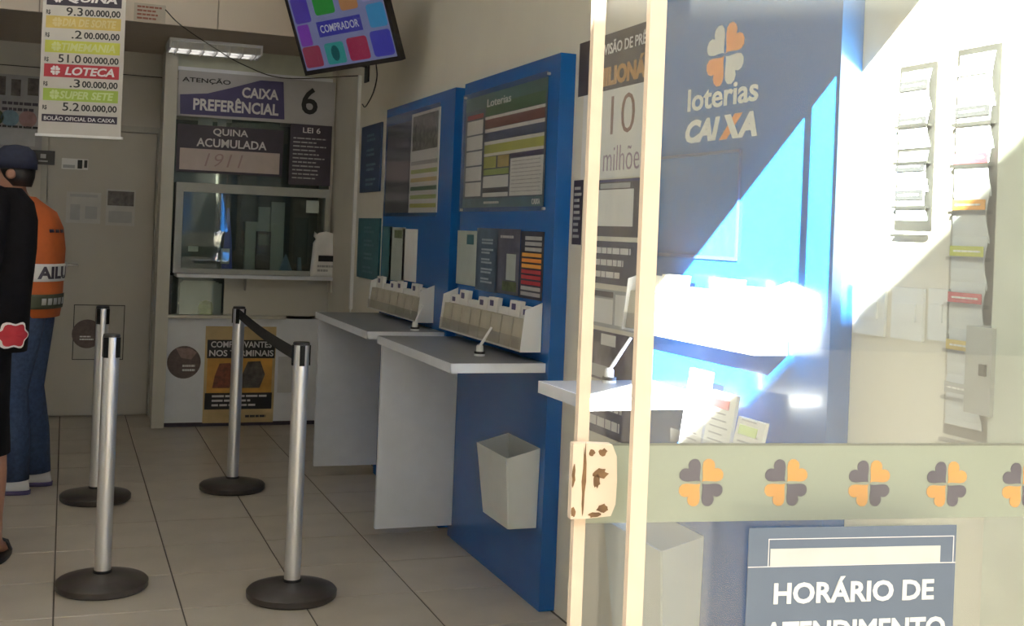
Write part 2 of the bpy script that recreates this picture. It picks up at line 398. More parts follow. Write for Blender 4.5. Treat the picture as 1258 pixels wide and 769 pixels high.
part('jamb_panel', BOOTH, wx1+.001, x1, YF-.0, YF+.03, wz0, ZS-.003)
# glazing and boards above the window
sz0, sz1 = Z(290, 147), Z(290, 92)
part('upper_pane', GLASSI, px1, wx1, YF+.012, YF+.018, wz1, sz0)
part('head_panel', mat('pale_green_panel', (.52, .54, .44), .5), px1, wx1, YF+.01, YF+.03, sz1+.03, ZS-.003)
part('head_rail', WHITE, px1, wx1, YF-.0, YF+.03, sz1+.001, sz1+.029)
for a, b in ((244, 262), (268, 279), (286, 345)): part('stored_sheet', PGREY if b != 345 else DGREEN, X(a, 150), X(b, 150), YF+.03, YF+.04, wz1+.40, sz0)
# priority sign
sg = thing('counter_sign', 'grey sign reading CAIXA PREFERENCIAL with blue wave and number 6', 'sign', bf.pt(X(300, 147), sz0, .01))
r = (X(218, 120), sz0, X(411, 120), sz1+.002)
SGREY = mat('sign_grey', (.45, .44, .45), .5, var=.03)
card('board', bf, r, .002, .012, SGREY, sg, bevel=.002)
blu = [(221, 140), (349, 147), (348, 101), (320, 99), (285, 108), (255, 115), (221, 116)]
bm = new(); pfr(bm, bf, [bf.px(*p) for p in blu], .0145, .0155); obj('blue_wave', bm, PUR, sg)
text('lettering', 'ATENÇÃO', bf, bf.rect(224, 93, 283, 106), .0145, INK, sg, .02)
LET = mat('white_lettering', (.72, .70, .70), .5, var=.02)
text('lettering', 'CAIXA', bf, (X(297, 115), Z(320, 122), X(342, 115), Z(320, 109)), .0158, LET, sg, .03)
text('lettering', 'PREFERÊNCIAL', bf, (X(237, 130), Z(290, 139), X(342, 130), Z(290, 121)), .0158, LET, sg, .03)
text('lettering', '6', bf, (X(370, 125), Z(380, 141), X(390, 125), Z(380, 108)), .0145, INK, sg, .015)
# jackpot board
r = bf.rect(218, 153, 346, 215); r = (r[0], Z(280, 214), r[2], Z(280, 156))
q = thing('jackpot_board', 'black QUINA ACUMULADA board with handwritten white strip', 'sign', bf.pt((r[0]+r[2])/2, r[1], .01))
card('board', bf, r, .002, .014, DARK, q, bevel=.002)
card('writing_strip', bf, sub(r, .03, .05, .97, .5), .0165, .001, mat('pinkish_whiteboard', (.52, .43, .40), .4), q)
text('lettering', 'QUINA', bf, sub(r, .33, .78, .66, .95), .0165, LET, q, .02)
text('lettering', 'ACUMULADA', bf, sub(r, .18, .55, .84, .73), .0165, LET, q, .02)
text('handwriting', '1911', bf, sub(r, .26, .14, .62, .42), .0178, mat('faded_marker', (.36, .25, .24), .6), q, -.01, .25)
# law notice
r = bf.rect(356, 152, 404, 229)
q = thing('law_notice', 'dark purple notice with rows of white text beside jackpot board', 'notice', bf.pt((r[0]+r[2])/2, r[1], .03))
card('board', bf, r, .03, .005, DARK, q); text('lettering', 'LEI 6', bf, sub(r, .3, .86, .72, .95), .0353, LET, q, .01)
lines('printed_text', bf, sub(r, .08, .08, .92, .80), 11, .0353, PGREY, q, fill=.32)
# things seen in the window
def small(name, m, a, label, cat, **k): return obj(name, box(new(), *a), m, None, bevel=.003, label=label, cat=cat, **k)
GP = mat('greenish_paper', (.42, .47, .44), .7, var=.05)
zb = zc+.001
yi = YF+.14
def inwin(px_l, py_t, px_r, py_b, y):
    f = BK(y); a0, b0, a1, b1 = f.rect(px_l, py_t, px_r, py_b); return a0, a1, b0, b1
a = inwin(302, 272, 315, 333, yi); small('card_box', GP, (a[0], a[1], yi, yi+.05, zb, a[3]), 'shortest pale card strip standing inside the booth window', 'box')
a = inwin(318, 254, 331, 333, yi+.07); small('card_box', GP, (a[0], a[1], yi+.07, yi+.11, zb, a[3]), 'middle pale card strip standing inside the booth window', 'box')
a = inwin(334, 248, 347, 333, yi); small('card_box', GP, (a[0], a[1], yi, yi+.05, zb, a[3]), 'tallest pale card strip standing inside the booth window', 'box')
a = inwin(315, 284, 331, 333, yi-.02)
mo = thing('card_terminal', 'dark payment terminal between pale strips inside the booth window', 'terminal', ((a[0]+a[1])/2, yi, zb))
obj('body', box(new(), a[0], a[1], yi-.03, yi-.004, zb, a[3]), BLACK, mo, bevel=.006); obj('screen', box(new(), a[0]+.015, a[1]-.015, yi-.033, yi-.0305, a[3]-.10, a[3]-.02), DGREEN, mo)
a = inwin(273, 255, 284, 333, yi)
bp = thing('blue_stand', 'blue tapered stand with white card inside the booth window', 'stand', ((a[0]+a[1])/2, yi, zb))
f = BK(yi); am = (a[0]+a[1])/2
bm = new(); pfr(bm, f, [(am-.035, zb), (am+.045, zb), (am+.035, a[3]-.25), (am+.008, a[3]), (am-.004, a[3])], 0, .02); obj('post', bm, mat('bright_blue_plastic', (.08, .12, .55), .35), bp)
obj('card', box(new(), am-.04, am+.02, yi-.03, yi-.021, zb+.09, zb+.2), PLASW, bp); obj('foot', box(new(), am-.05, am+.03, yi-.045, yi-.021, zb, zb+.03), PLASW, bp)
for n_, (pl, pt, pr, lab) in enumerate(((343, 312, 357, 'small pale blue pyramid shaped box inside the booth window'), (361, 316, 375, 'small blue grey dish inside the booth window beside the sack'))):
    a = inwin(pl, pt, pr, 333, yi-.01); am = (a[0]+a[1])/2
    bm = new(); pfr(bm, BK(yi-.01), [(a[0], zb), (a[1], zb), (a[1], zb+.06), (am, a[3]), (a[0], zb+.06)] if n_ == 0 else [(a[0], zb), (a[1], zb), (a[1], zb+.02), (am+.01, zb+.03), (am, a[3]), (am-.02, a[3]), (am-.02, zb+.03), (a[0], zb+.02)], 0, .05)
    obj('desk_item', bm, mat('pale_blue_plastic', (.22, .34, .46), .4), None, label=lab, cat='box')
a = bf.rect(376, 246, 391, 262); card('paper_slip', bf, a, .0145, .001, PAPER, None, label='small white paper slip on the upper right of booth window', cat='slip')
a = bf.rect(231, 302, 243, 309); card('paper_slip', bf, a, .0145, .001, GP, None, label='tiny pale slip on the left half of booth window', cat='slip')
# stack of receipts with a yellow pad in the cash recess
a = inwin(222, 346, 272, 386, YF+.1)
pt_ = thing('paper_bundle', 'white papers standing behind glass below the booth ledge', 'papers', ((a[0]+a[1])/2, YF+.12, zl+.001))
for k in range(3): obj('sheet', box(new(), a[0]+.01*k, a[1]-.02*k, YF+.14+.02*k, YF+.143+.02*k, zl+.001, a[3]-.01+.008*k), PAPER, pt_)
a = inwin(240, 357, 266, 386, YF+.06)
bm = new(); lathe(bm, ((a[0]+a[1])/2, YF+.075, zl+.001), [(.03, 0), (.05, .02), (.053, .07), (.04, .11), (0, .12)], 14)
obj('lime_roll', bm, mat('lime_paper', (.36, .42, .10), .7, var=.3), None, smooth=True, label='lime green crumpled roll in front of papers below booth ledge', cat='roll')
# sack on the ledge
a = inwin(383, 287, 415, 334, YF-.06)
bgt = thing('paper_sack', 'white paper sack with dark label at the end of booth ledge', 'bag', ((a[0]+a[1])/2, YF-.06, zc+.023))
zt = zc+.023; hh = a[3]-zt; am = (a[0]+a[1])/2; hw = (a[1]-a[0])/2
bm = new(); rings = []
for fz, fx, fy in ((0, 1, 1), (.1, 1, 1), (.5, .92, .8), (.78, .84, .5), (.87, .70, .3), (1., .86, .22)):
    rg = []
    for k in range(16):
        t = 2*PI*k/16; c, s = math.cos(t), math.sin(t)
        wob = 1 + (.06*math.sin(5*t+fz*9) if fz > .6 else .015*math.sin(3*t))
        rg.append(bm.verts.new((am + hw*fx*wob*math.copysign(abs(c)**.5, c), YF-.06 + .045*fy*math.copysign(abs(s)**.5, s), zt + hh*fz + (.02*math.sin(3*t) if fz == 1 else 0))))
    rings.append(rg)
for A, B in zip(rings, rings[1:]):
    for k in range(16): bm.faces.new((A[k], A[(k+1) % 16], B[(k+1) % 16], B[k]))
bm.faces.new(rings[0][::-1]); obj('sack', bm, PAPER, bgt, smooth=True)
sf = BK(YF-.06-.044); card('label', sf, (am-.055, zt+hh*.36, am+.055, zt+hh*.5), .002, .002, BLACK, bgt); lines('printed_text', sf, (am-.06, zt+hh*.1, am+.06, zt+hh*.3), 2, .003, PGREY, bgt)
# poster, round sticker and plain sheet on the booth front
r = bf.rect(253, 401, 335, 519); r = (r[0], Z(295, 519), r[2], Z(295, 401))
ps = thing('contest_poster', 'orange and black poster on the booth front below the ledge', 'poster', bf.pt((r[0]+r[2])/2, r[1], .002))
card('paper', bf, r, .0005, .0015, mat('pale_amber_print', (.56, .41, .20), .5, var=.15, scale=8), ps)
card('orange_field', bf, sub(r, .04, .28, .96, .72), .0021, .0005, mat('orange_field', (.66, .34, .07), .5, var=.3, scale=6), ps)
card('top_band', bf, sub(r, .03, .67, .99, .86), .0027, .0005, INK, ps); card('bottom_band', bf, sub(r, .02, .14, .97, .31), .0027, .0005, INK, ps)
text('lettering', 'COMPROVANTES', bf, sub(r, .08, .78, .94, .845), .0033, LET, ps, .02); text('lettering', 'NOS TERMINAIS', bf, sub(r, .06, .69, .97, .755), .0033, LET, ps, .02)
lines('printed_text', bf, sub(r, .12, .16, .9, .30), 3, .0033, LET, ps, fill=.45); lines('small_print', bf, sub(r, .6, .04, .95, .09), 1, .0022, INK, ps)
for k, (q, mm) in enumerate((((.12, .36, .42, .62), RED), ((.5, .36, .86, .64), PHOTO))):
    q = sub(r, *q); a0, b0, a1, b1 = q
    bm = new(); pfr(bm, bf, [(a0, b0), (a0+(a1-a0)*.8, b0), (a1, b0+(b1-b0)*.5), (a1-(a1-a0)*.2, b1), (a0+(a1-a0)*.3, b1*.98+b0*.02), (a0+(a1-a0)*.1, b0+(b1-b0)*.5)], .0027, .0034); obj('picture', bm, mat('dull_red_print', (.20, .06, .03), .5, var=.5, scale=30) if k == 0 else PHOTO, ps)
ca, cb = bf.px(226, 445)
rs = thing('round_sticker', 'round brown sticker with white print on the booth front', 'sticker', bf.pt(ca, cb-.11, .002))
bm = new(); lathe(bm, bf.pt(ca, cb, .0005), [(.115, 0), (.115, .0015)], 30, (0, -1, 0)); obj('disc', bm, BRN, rs)
lines('print', bf, (ca-.01, cb-.07, ca+.08, cb-.01), 2, .0022, PAPER, rs, jit=.1)
q = [(ca-.06, cb+.10), (ca-.02, cb+.03), (ca+.05, cb+.02), (ca+.085, cb+.07), (ca+.04, cb+.105)]
bm = new(); pfr(bm, bf, [(a, min(b, cb+.1)) for a, b in q], .0021, .0027); obj('picture', bm, mat('pinkish_print', (.30, .20, .18), .5, var=.3, scale=30), rs)
sheet('plain_sheet', bf, bf.rect(342, 438, 368, 482), mat('off_white_sheet', (.60, .60, .60), .6), 'faint plain sheet on the booth front right of orange poster')

# louvred lamp under the soffit
p = [onz(x, y, ZS) for x, y in ((200, 48), (312, 58))]
ly0 = onz(255, 46, ZS).y; lx0 = px0+.0; lx1 = lx0+.62
lm = thing('louvre_lamp', 'louvred fluorescent ceiling lamp above the booth', 'lamp', ((lx0+lx1)/2, YF-.3, ZS-.05))
yl0, yl1 = YF-.33, YF-.05
bm = new(); box(bm, lx0, lx1, yl0, yl1, ZS-.02, ZS-.001); box(bm, lx0, lx0+.012, yl0, yl1, ZS-.07, ZS-.02); box(bm, lx1-.012, lx1, yl0, yl1, ZS-.07, ZS-.02)
obj('housing', bm, WHITE, lm)
for k in range(3):
    y = yl0+.01+k*.12; obj('reflector', box(new(), lx0+.012, lx1-.012, y, y+.006, ZS-.07, ZS-.021), mat('lamp_reflector', (.8, .8, .8), .2, .6), lm)
TUBE = mat('lit_tube', (1, .96, .9), .5, var=.0, emit=1.6)
for k in range(2):
    y = yl0+.07+k*.12; obj('tube_lamp', tube(new(), [(lx0+.02, y, ZS-.045), (lx1-.02, y, ZS-.045)], .013, 10), TUBE, lm)
for k in range(7):
    x = lx0+.05+k*(lx1-lx0-.1)/6; obj('louvre', box(new(), x, x+.006, yl0-.004, yl1-.024, ZS-.085, ZS-.03), mat('lamp_louvre', (.35, .34, .33), .3, .8), lm)
# unseen fill lamps added above the frame to brighten the room
for k, y in enumerate((3.6, 5.9)):
    q = thing('fill_lamp', 'added ceiling fill lamp %s' % ('near the entrance' if k == 0 else 'deeper in the room'), 'lamp', (-.3, y, ZC-.08), 'added fill lamps')
    obj('housing', box(new(), -.95, .35, y-.12, y+.12, ZC-.05, ZC-.001), WHITE, q)
    for dy in (-.06, .06): obj('tube_lamp', tube(new(), [(-.92, y+dy, ZC-.07), (.32, y+dy, ZC-.07)], .016, 10), mat('fill_tube', (1, .95, .86), .5, var=0, emit=14), q)

# small card on the fascia and slack cable
ff = BK(YS); r = ff.rect(165, 3, 203, 29)
sheet('fascia_card', ff, r, mat('cream_card', (.60, .54, .46), .6), 'cream card with reddish print stuck on the fascia', 'card', rows=4, ink=mat('reddish_ink', (.34, .13, .09), .6))
pts = [BK(YS).pt(*BK(YS).px(203, 12), .005), BK(YS).pt(*BK(YS).px(222, 31), .006), ony(262, 58, 8.0), ony(300, 80, 7.9), ony(350, 96, 7.7), onx(440, 93, W-.02)]
obj('cable', tube(new(), curve_pts(pts, 8), .0035, 6), BLACK, None, label='thin dark cable slung from the fascia to the television', cat='cable')

# =================================================================== TELEVISION
bl = ony(376, 93, 6.8); br = ony(494, 74, 6.22)
u = (br - bl).normalized(); nh = Vector((u.y, -u.x, 0)).normalized(); t = math.radians(21)
v = (Vector((0, 0, 1))*math.cos(t) + nh*math.sin(t)); v = (v - u*v.dot(u)).normalized()
tw = (br-bl).length; th_ = tw*.67
tf = Fr(bl, u, v)
tv = thing('television', 'tilted flat television showing coloured tiles, hung on the side wall', 'television', tf.pt(tw/2, 0, 0))
bm = new(); bfr(bm, tf, 0, 0, tw, th_, -.035, 0); obj('case', bm, BLACK, tv, bevel=.006)
b_ = .02
bm = new()
for q in ((0, 0, tw, b_*1.3), (0, th_-b_, tw, th_), (0, b_*1.3, b_, th_-b_), (tw-b_, b_*1.3, tw, th_-b_)): bfr(bm, tf, *q, 0, .006)
obj('bezel', bm, BLACK, tv)
def em(n, c, e=.28):
    m = mat('screen_'+n, c, .25, var=.05, emit=e); p = m.node_tree.nodes['Principled BSDF']
    for l in list(p.inputs['Base Color'].links): m.node_tree.links.remove(l)
    p.inputs['Base Color'].default_value = (.01, .01, .01, 1); return m
scr = (b_, b_*1.3, tw-b_, th_-b_)
sc = card('screen', tf, scr, .0005, .002, em('ground', (.30, .33, .60)), tv)
sr = lambda *q: sub(scr, *q)
tiles = [((.01, .03, .21, .31), em('maroon', (.42, .06, .12))), ((.26, .03, .47, .31), em('teal', (.05, .42, .40))), ((.51, .03, .73, .33), em('red', (.50, .04, .12))), ((.77, .03, .985, .36), em('blue', (.07, .07, .62))),
         ((.02, .32, .15, .60), em('violet', (.30, .06, .60))), ((.80, .40, .985, .70), em('sky', (.06, .38, .75))), ((.02, .62, .20, .97), em('indigo', (.12, .07, .55))), ((.26, .68, .48, .98), em('green', (.04, .40, .06))), ((.54, .68, .73, .98), em('orange', (.65, .30, .12))), ((.78, .74, .98, .98), em('pale', (.45, .40, .75)))]
for q, mm in tiles:
    bm = new(); a0, b0, a1, b1 = sr(*q); ww, h2 = a1-a0, b1-b0; rr = min(ww, h2)*.14; pp = []
    for cx, cy, s0 in ((a1-rr, b1-rr, 0), (a0+rr, b1-rr, PI/2), (a0+rr, b0+rr, PI), (a1-rr, b0+rr, 1.5*PI)):
        for k in range(4): pp.append((cx+rr*math.cos(s0+k*PI/6), cy+rr*math.sin(s0+k*PI/6)))
    pfr(bm, tf, pp, .0026, .0032); obj('screen_tile', bm, mm, sc)
a0, b0, a1, b1 = sr(.26, .03, .47, .31); bm = new(); pfr(bm, tf, [((a0+a1)/2 + .03*math.cos(k*PI/6), (b0+b1)/2 + .045*math.sin(k*PI/6)) for k in range(12)], .0033, .0037); obj('leaf_icon', bm, em('dark_teal', (.01, .14, .15)), sc)
card('screen_banner', tf, sr(.24, .40, .72, .60), .0026, .0006, em('navy', (.06, .06, .50)), sc)
text('screen_lettering', 'COMPRADOR', tf, sr(.27, .45, .69, .55), .0034, em('white', (.75, .75, .85)), sc, .01, th=.0004)
# bracket
wp = onx(452, 90, W)
bm = new(); c0 = tf.pt(tw*.62, th_*.25, -.04); box(bm, W-.012, W-.001, wp.y-.05, wp.y+.05, wp.z-.06, wp.z+.14); tube(bm, [c0, (W-.10, wp.y-.05, wp.z+.05), (W-.008, wp.y, wp.z+.05)], .016, 8)
bfr(bm, tf, tw*.45, th_*.1, tw*.75, th_*.5, -.05, -.036); obj('wall_bracket', bm, BLACK, tv)
cpt = [onx(462, 78, W-.03), onx(463, 95, W-.015), onx(458, 115, W-.01), onx(449, 131, W-.012), onx(445, 128, W-.02)]
obj('power_cable', tube(new(), curve_pts(cpt, 8), .004, 6), BLACK, tv)
# conduit down the wall
yp = onx(440, 200, W).y
cd = thing('conduit', 'white cable conduit running down the wall beside the far station', 'conduit', (W-.012, yp, .85))
ct = onx(446, 92, W).z; cbz = onx(433, 380, W).z
obj('duct', box(new(), W-.022, W-.001, yp-.012, yp+.012, cbz, ct), PLASW, cd, bevel=.002)
pl = [(W-.012, yp, cbz), (W-.03, yp-.03, cbz-.06), (W-.05, yp+.03, cbz-.16)]
obj('plug_lead', tube(new(), curve_pts(pl, 6), .006, 6), PLASW, cd); obj('plug', box(new(), W-.075, W-.035, yp+.01, yp+.05, cbz-.20, cbz-.16), BLACK, cd, bevel=.004)

# =================================================================== BETTING STATIONS ON THE SIDE WALL
pw = RW(PF); ww_ = RW(W)
def station(y0, y1, label, top=2.155, name='betting_station', cy0=None, cy1=None, zcnt=.955, support=True):
    t = thing(name, label, 'betting station', (1.6, (y0+y1)/2, 0), 'blue betting stations')
    obj('back_panel', box(new(), PF, W-.001, y0, y1, .002, top), BLUE, t, bevel=.004)
    cy0 = cy0 if cy0 else y0+.03; cy1 = cy1 if cy1 else y1-.03
    obj('countertop', box(new(), 1.372, PF-.001, cy0, cy1, zcnt-.034, zcnt), GREYC, t, bevel=.002)
    bm = new(); box(bm, 1.368, PF-.001, cy0-.004, cy0-.0005, zcnt-.036, zcnt); box(bm, 1.3675, 1.3715, cy0-.004, cy1, zcnt-.036, zcnt)
    obj('countertop_edging', bm, WHITE, t)
    if support: obj('side_panel', box(new(), 1.385, PF-.001, cy1-.03, cy1-.005, .065, zcnt-.035), WHITE, t, bevel=.002)
    return t
s_mid = station(4.19, 5.355, 'middle blue station with square results poster and grey counter')
s_far = station(5.50, 6.82, 'farthest blue station with narrow poster strip near the booth', cy0=5.53, cy1=6.78)
s_near = station(2.42, 3.37, 'blue station seen through the glass door with clover logo', top=2.30, cy0=2.98, cy1=3.34, zcnt=1.005, support=False)

# ---- poster of the middle station, in an acrylic cover
r = pw.rect(569, 128, 676, 255); r = (-5.31, 1.565, -4.30, 2.075)
po = thing('results_poster', 'results poster with coloured bands in acrylic on the middle station', 'poster', pw.pt(-4.8, r[1], .003))
card('paper', pw, r, .002, .002, mat('poster_blue', (.05, .085, .15), .5, var=.1), po)
card('teal_header', pw, sub(r, .0, .88, 1, 1), .0041, .0005, mat('teal_header', (.06, .17, .17), .5), po)
G2_ = mat('band_green', (.05, .15, .06), .5, var=.1)
for k, (b0, b1, mm, a0) in enumerate(((.80, .90, G2_, .28), (.77, .795, PAPER, .28), (.69, .77, mat('band_red', (.22, .07, .06), .5), .28), (.655, .685, PAPER, .28), (.575, .655, NAVY, .28), (.545, .575, PAPER, .28), (.47, .545, LIME, .28), (.445, .47, PAPER, .28), (.405, .445, PUR, .62))):
    card('colour_band', pw, sub(r, a0, b0, .985, b1), .0047, .0006, mm, po)
text('lettering', 'Loterias', pw, sub(r, .30, .88, .60, .95), .0055, PAPER, po, .01)
card('red_heading', pw, sub(r, .03, .80, .25, .84), .0047, .0006, RED, po)
for k in range(5): card('white_box', pw, sub(r, .03, .10+.14*k, .25, .225+.14*k), .0047, .0006, PAPER, po)
for q, mm in (((.28, .34, .44, .44), LIME), ((.46, .34, .60, .44), OCHRE), ((.28, .28, .60, .33), GREEN), ((.28, .17, .60, .27), PAPER), ((.28, .13, .60, .165), DARK), ((.28, .09, .60, .125), PAPER), ((.62, .09, .985, .40), PAPER)):
    card('table_block', pw, sub(r, *q), .0047, .0006, mm, po)
lines('printed_text', pw, sub(r, .64, .11, .97, .39), 9, .0055, PGREY, po, fill=.2, jit=.05)
card('footer', pw, sub(r, 0, 0, 1, .08), .0047, .0006, mat('footer_teal', (.05, .15, .22), .5, var=.3), po); text('lettering', 'CAIXA', pw, sub(r, .88, .015, .97, .06), .0055, PAPER, po, .02)
lines('footer_print', pw, sub(r, .3, .02, .5, .06), 1, .0055, PAPER, po)
card('acrylic_cover', pw, (r[0]-.02, r[1]-.02, r[2]+.02, r[3]+.02), .012, .003, ACRYL, po)
for a in (r[0]-.01, r[2]+.01):
    for b in (r[1]-.01, r[3]+.01):
        bm = new(); lathe(bm, pw.pt(a, b, 0), [(.006, 0), (.006, .0118)], 10, (-1, 0, 0)); obj('standoff', bm, STEEL, po)
# ---- leaflets stuck under the poster
LEAF = [((563, 283, 584, 352), GP, 'pale narrow leaflet left of three dark ones on middle station', 0),
        ((587, 280, 610, 360), mat('slate_print', (.07, .11, .17), .5, var=.15, scale=20), 'slate blue leaflet with blocks of text on middle station', 1),
        ((612, 281, 637, 364), mat('grey_blue_print', (.085, .09, .13), .5, var=.15, scale=20), 'grey leaflet with white inset box on middle station', 2),
        ((641, 284, 666, 370), mat('black_blue_print', (.03, .035, .06), .5, var=.15, scale=20), 'black leaflet with rows of orange and red bars on middle station', 3)]
for q, mm, lab, k in LEAF:
    a0, b1 = pw.px(q[0], q[1]); a1, b0 = pw.px(q[2], q[3]); r = (a0, max(b0, 1.14), a1, b1)
    s_ = sheet('leaflet', pw, r, mm, lab, 'leaflet', group='leaflets on the middle station')
    if k == 0: card('picture', pw, sub(r, .5, .75, .85, .93), .0021, .0005, TEAL, s_)
    if k == 1: 
        for j in range(5): lines('printed_text', pw, sub(r, .25, .12+.155*j, .8, .22+.155*j), 2, .0021, mat('pale_slate', (.30, .36, .42), .6), s_, fill=.6)
    if k == 2: card('white_inset', pw, sub(r, .45, .22, .85, .62), .0021, .0005, GP, s_); lines('printed_text', pw, sub(r, .15, .84, .85, .92), 1, .0021, PGREY, s_); card('green_inset', pw, sub(r, .3, .05, .9, .2), .0021, .0005, PGRN, s_)
    if k == 3:
        for j, cc in enumerate((PGREY, PGREY, PGREY, AMBER, ORANGE, AMBER, RED, RED, RED, PGREY, PGREY)):
            bb = .90 - .083*j; card('bar', pw, sub(r, .2 if j < 3 else .08, bb-.028, .92, bb+.028), .0021, .0005, cc, s_)
# ---- far station poster strip and leaflets
r1 = pw.rect(507, 141, 537, 261)
p_ = thing('far_poster', 'tall narrow poster with floral top on the farthest station', 'poster', pw.pt(r1[0], r1[1], .002))
card('paper', pw, r1, .001, .002, PAPER, p_); card('floral_picture', pw, sub(r1, .06, .62, .94, .97), .0031, .0005, mat('floral_print', (.16, .15, .12), .5, var=.7, scale=30), p_)
for j in range(6): card('bar', pw, sub(r1, .04, .05+.085*j, .96, .09+.085*j), .0031, .0005, (LIME, GREEN, G2_, OCHRE, GREEN, PGREY)[j], p_)
r2 = (-6.77, r1[1], r1[0]-.006, r1[3]-.03)
p_ = thing('far_poster', 'dark blue board with grey boxes left of floral poster', 'poster', pw.pt(r2[0], r2[1], .002))
card('paper', pw, r2, .001, .0018, mat('dim_navy', (.03, .04, .09), .4, var=.1), p_)
for q in ((.05, .72, .9, .88), (.05, .34, .95, .58), (.05, .14, .95, .3)): card('grey_box', pw, sub(r2, *q), .003, .0005, mat('dusky_print', (.14, .13, .18), .5), p_)
card('acrylic_cover', pw, (r2[0]-.01, r2[1]-.02, r1[2]+.02, r1[3]+.02), .010, .003, ACRYL, p_)
for q, mm, lab in (((480, 279, 496, 347), GP, 'pale leaflet with green picture on the farthest station'), ((496, 281, 511, 347), PAPER, 'white leaflet right of the pale one on the farthest station'), ((469, 278, 480, 345), TEAL, 'teal leaflet at the far end of the farthest station')):
    a0, b1 = pw.px(q[0], q[1]); a1, b0 = pw.px(q[2], q[3]); r = (max(a0, -6.8), max(b0, 1.1), a1, b1)
    s_ = sheet('leaflet', pw, r, mm, lab, 'leaflet', group='leaflets on the farthest station')
    if mm is GP: card('picture', pw, sub(r, .3, .8, .8, .95), .0021, .0005, PGRN, s_)
# boards on the wall beyond
for q, lab in (((447, 157, 468, 235), 'upper small blue notice board between conduit and far station'), ((443, 268, 466, 345), 'lower teal notice board between conduit and far station')):
    a0, b1 = ww_.px(q[0], q[1]); a1, b0 = ww_.px(q[2], q[3]); r = (a0, b0, a1, b1)
    s_ = thing('notice_board', lab, 'notice board', ww_.pt((a0+a1)/2, b0, .01)); card('board', ww_, r, .001, .012, mat('board_navy', (.03, .06, .14), .4, var=.1) if 'upper' in lab else TEAL, s_)
    for j in range(4): lines('printed_text', ww_, sub(r, .3, .08+.22*j, .8, .22+.22*j), 2, .0132, PBLUE, s_)

# ---- slip trays, each stack of slips a thing of its own
def tray(y0, y1, z0, z1, label, n, slabel, depth=.085, zfront=.6):
    x1_ = PF-.002; x0_ = PF-depth
    t = thing('slip_tray', label, 'tray', ((x0_+x1_)/2, (y0+y1)/2, z0), 'slip trays on the stations')
    obj('tray_floor', box(new(), x0_, x1_, y0, y1, z0, z0+.006), PLASW, t)
    obj('front_lip', box(new(), x0_-.004, x0_, y0, y1, z0, z0+(z1-z0)*.32), ACRYL, t)
    for yy in (y0-.0045, y1+.0005): obj('end_plate', hexa(new(), [(x0_-.004, yy, z0), (x1_, yy, z0), (x1_, yy+.004, z0), (x0_-.004, yy+.004, z0), (x0_+.012, yy, z1-.01), (x1_, yy, z1+.02), (x1_, yy+.004, z1+.02), (x0_+.012, yy+.004, z1-.01)]), PLASW, t)
    st = (y1-y0)/n
    for k in range(n):
        a = y0+k*st+.006; b = a+st-.012; zt_ = z1 + (.02*math.sin(k*2.3)) ; lean = .02
        s_ = thing('slip_stack', slabel(k), 'betting slips', ((x0_+x1_)/2, (a+b)/2, z0+.0065), 'stacks of betting slips in the trays')
        zm = z0+(z1-z0)*.72
        obj('front_stack', hexa(new(), [(x0_+.004, a, z0+.0065), (x0_+.026, a, z0+.0065), (x0_+.026, b, z0+.0065), (x0_+.004, b, z0+.0065), (x0_+.004+lean*.7, a, zm), (x0_+.026+lean*.7, a, zm), (x0_+.026+lean*.7, b, zm), (x0_+.004+lean*.7, b, zm)]), TAN, s_)
        obj('rear_stack', hexa(new(), [(x0_+.028, a, z0+.0065), (x0_+.050, a, z0+.0065), (x0_+.050, b, z0+.0065), (x0_+.028, b, z0+.0065), (x0_+.028+lean, a, zt_), (x0_+.048+lean, a, zt_), (x0_+.048+lean, b, zt_), (x0_+.028+lean, b, zt_)]), PAPER, s_)
        if k % 3 != 2:
            f = RW(x0_+.028+lean*.92); ym = a+(b-a)*.62; card('printed_mark', f, (-ym-.02, zt_-.04, -ym+.025, zt_-.012), .0015, .001, PUR, s_)
ORD = ['nearest', 'second nearest', 'third', 'fourth', 'fifth', 'sixth', 'seventh', 'eighth', 'ninth']
tray(4.275, 5.33, .992, 1.165, 'long white slip tray over the middle station counter', 8, lambda k: '%s stack of betting slips in the middle station tray%s' % (ORD[k], '' if k < 2 else ', counted from its near end'))
tray(5.72, 6.75, .985, 1.155, 'long white slip tray over the farthest station counter', 7, lambda k: '%s stack of betting slips in the farthest station tray%s' % (ORD[k], '' if k < 2 else ', counted from its near end'))
tray(2.60, 3.355, 1.165, 1.335, 'sunlit white slip tray on the station behind the glass', 5, lambda k: '%s stack of betting slips in the sunlit tray behind the glass%s' % (ORD[k], '' if k < 2 else ', counted from the right'), depth=.10)

# ---- pens on their holders
def pen(base, tip, label):
    t = thing('counter_pen', label, 'pen', base, 'pens on the counters')
    b = Vector(base)
    bm = new(); lathe(bm, b, [(.022, 0), (.022, .008), (.015, .012), (.014, .04), (.009, .045)], 16); obj('holder', bm, PLASW, t, smooth=False)
    bm = new(); lathe(bm, b, [(.0225, .0085), (.0225, .018), (.0158, .018), (.0158, .0125)], 16); obj('dark_collar', bm, BLACK, t)
    bm = new(); tube(bm, [b+Vector((0, 0, .04)), b.lerp(Vector(tip), .2)+Vector((0, 0, .03)), Vector(tip)], [.004, .0065, .005], 8); obj('barrel', bm, PLASW, t)
b = onz(589, 437, .956); pen((b.x, b.y, .956), ony(604, 402, b.y), 'white pen in holder on the middle station counter')
b = Vector((PF-.13, 5.60, .956)); pen((b.x, b.y, .956), b + Vector((.03, -.02, .125)), 'white pen in dark holder on the farthest station counter')
b = onz(748, 470, 1.006); pen((b.x, b.y, 1.006), ony(775, 415, b.y), 'white pen on the counter seen between the two door stiles')

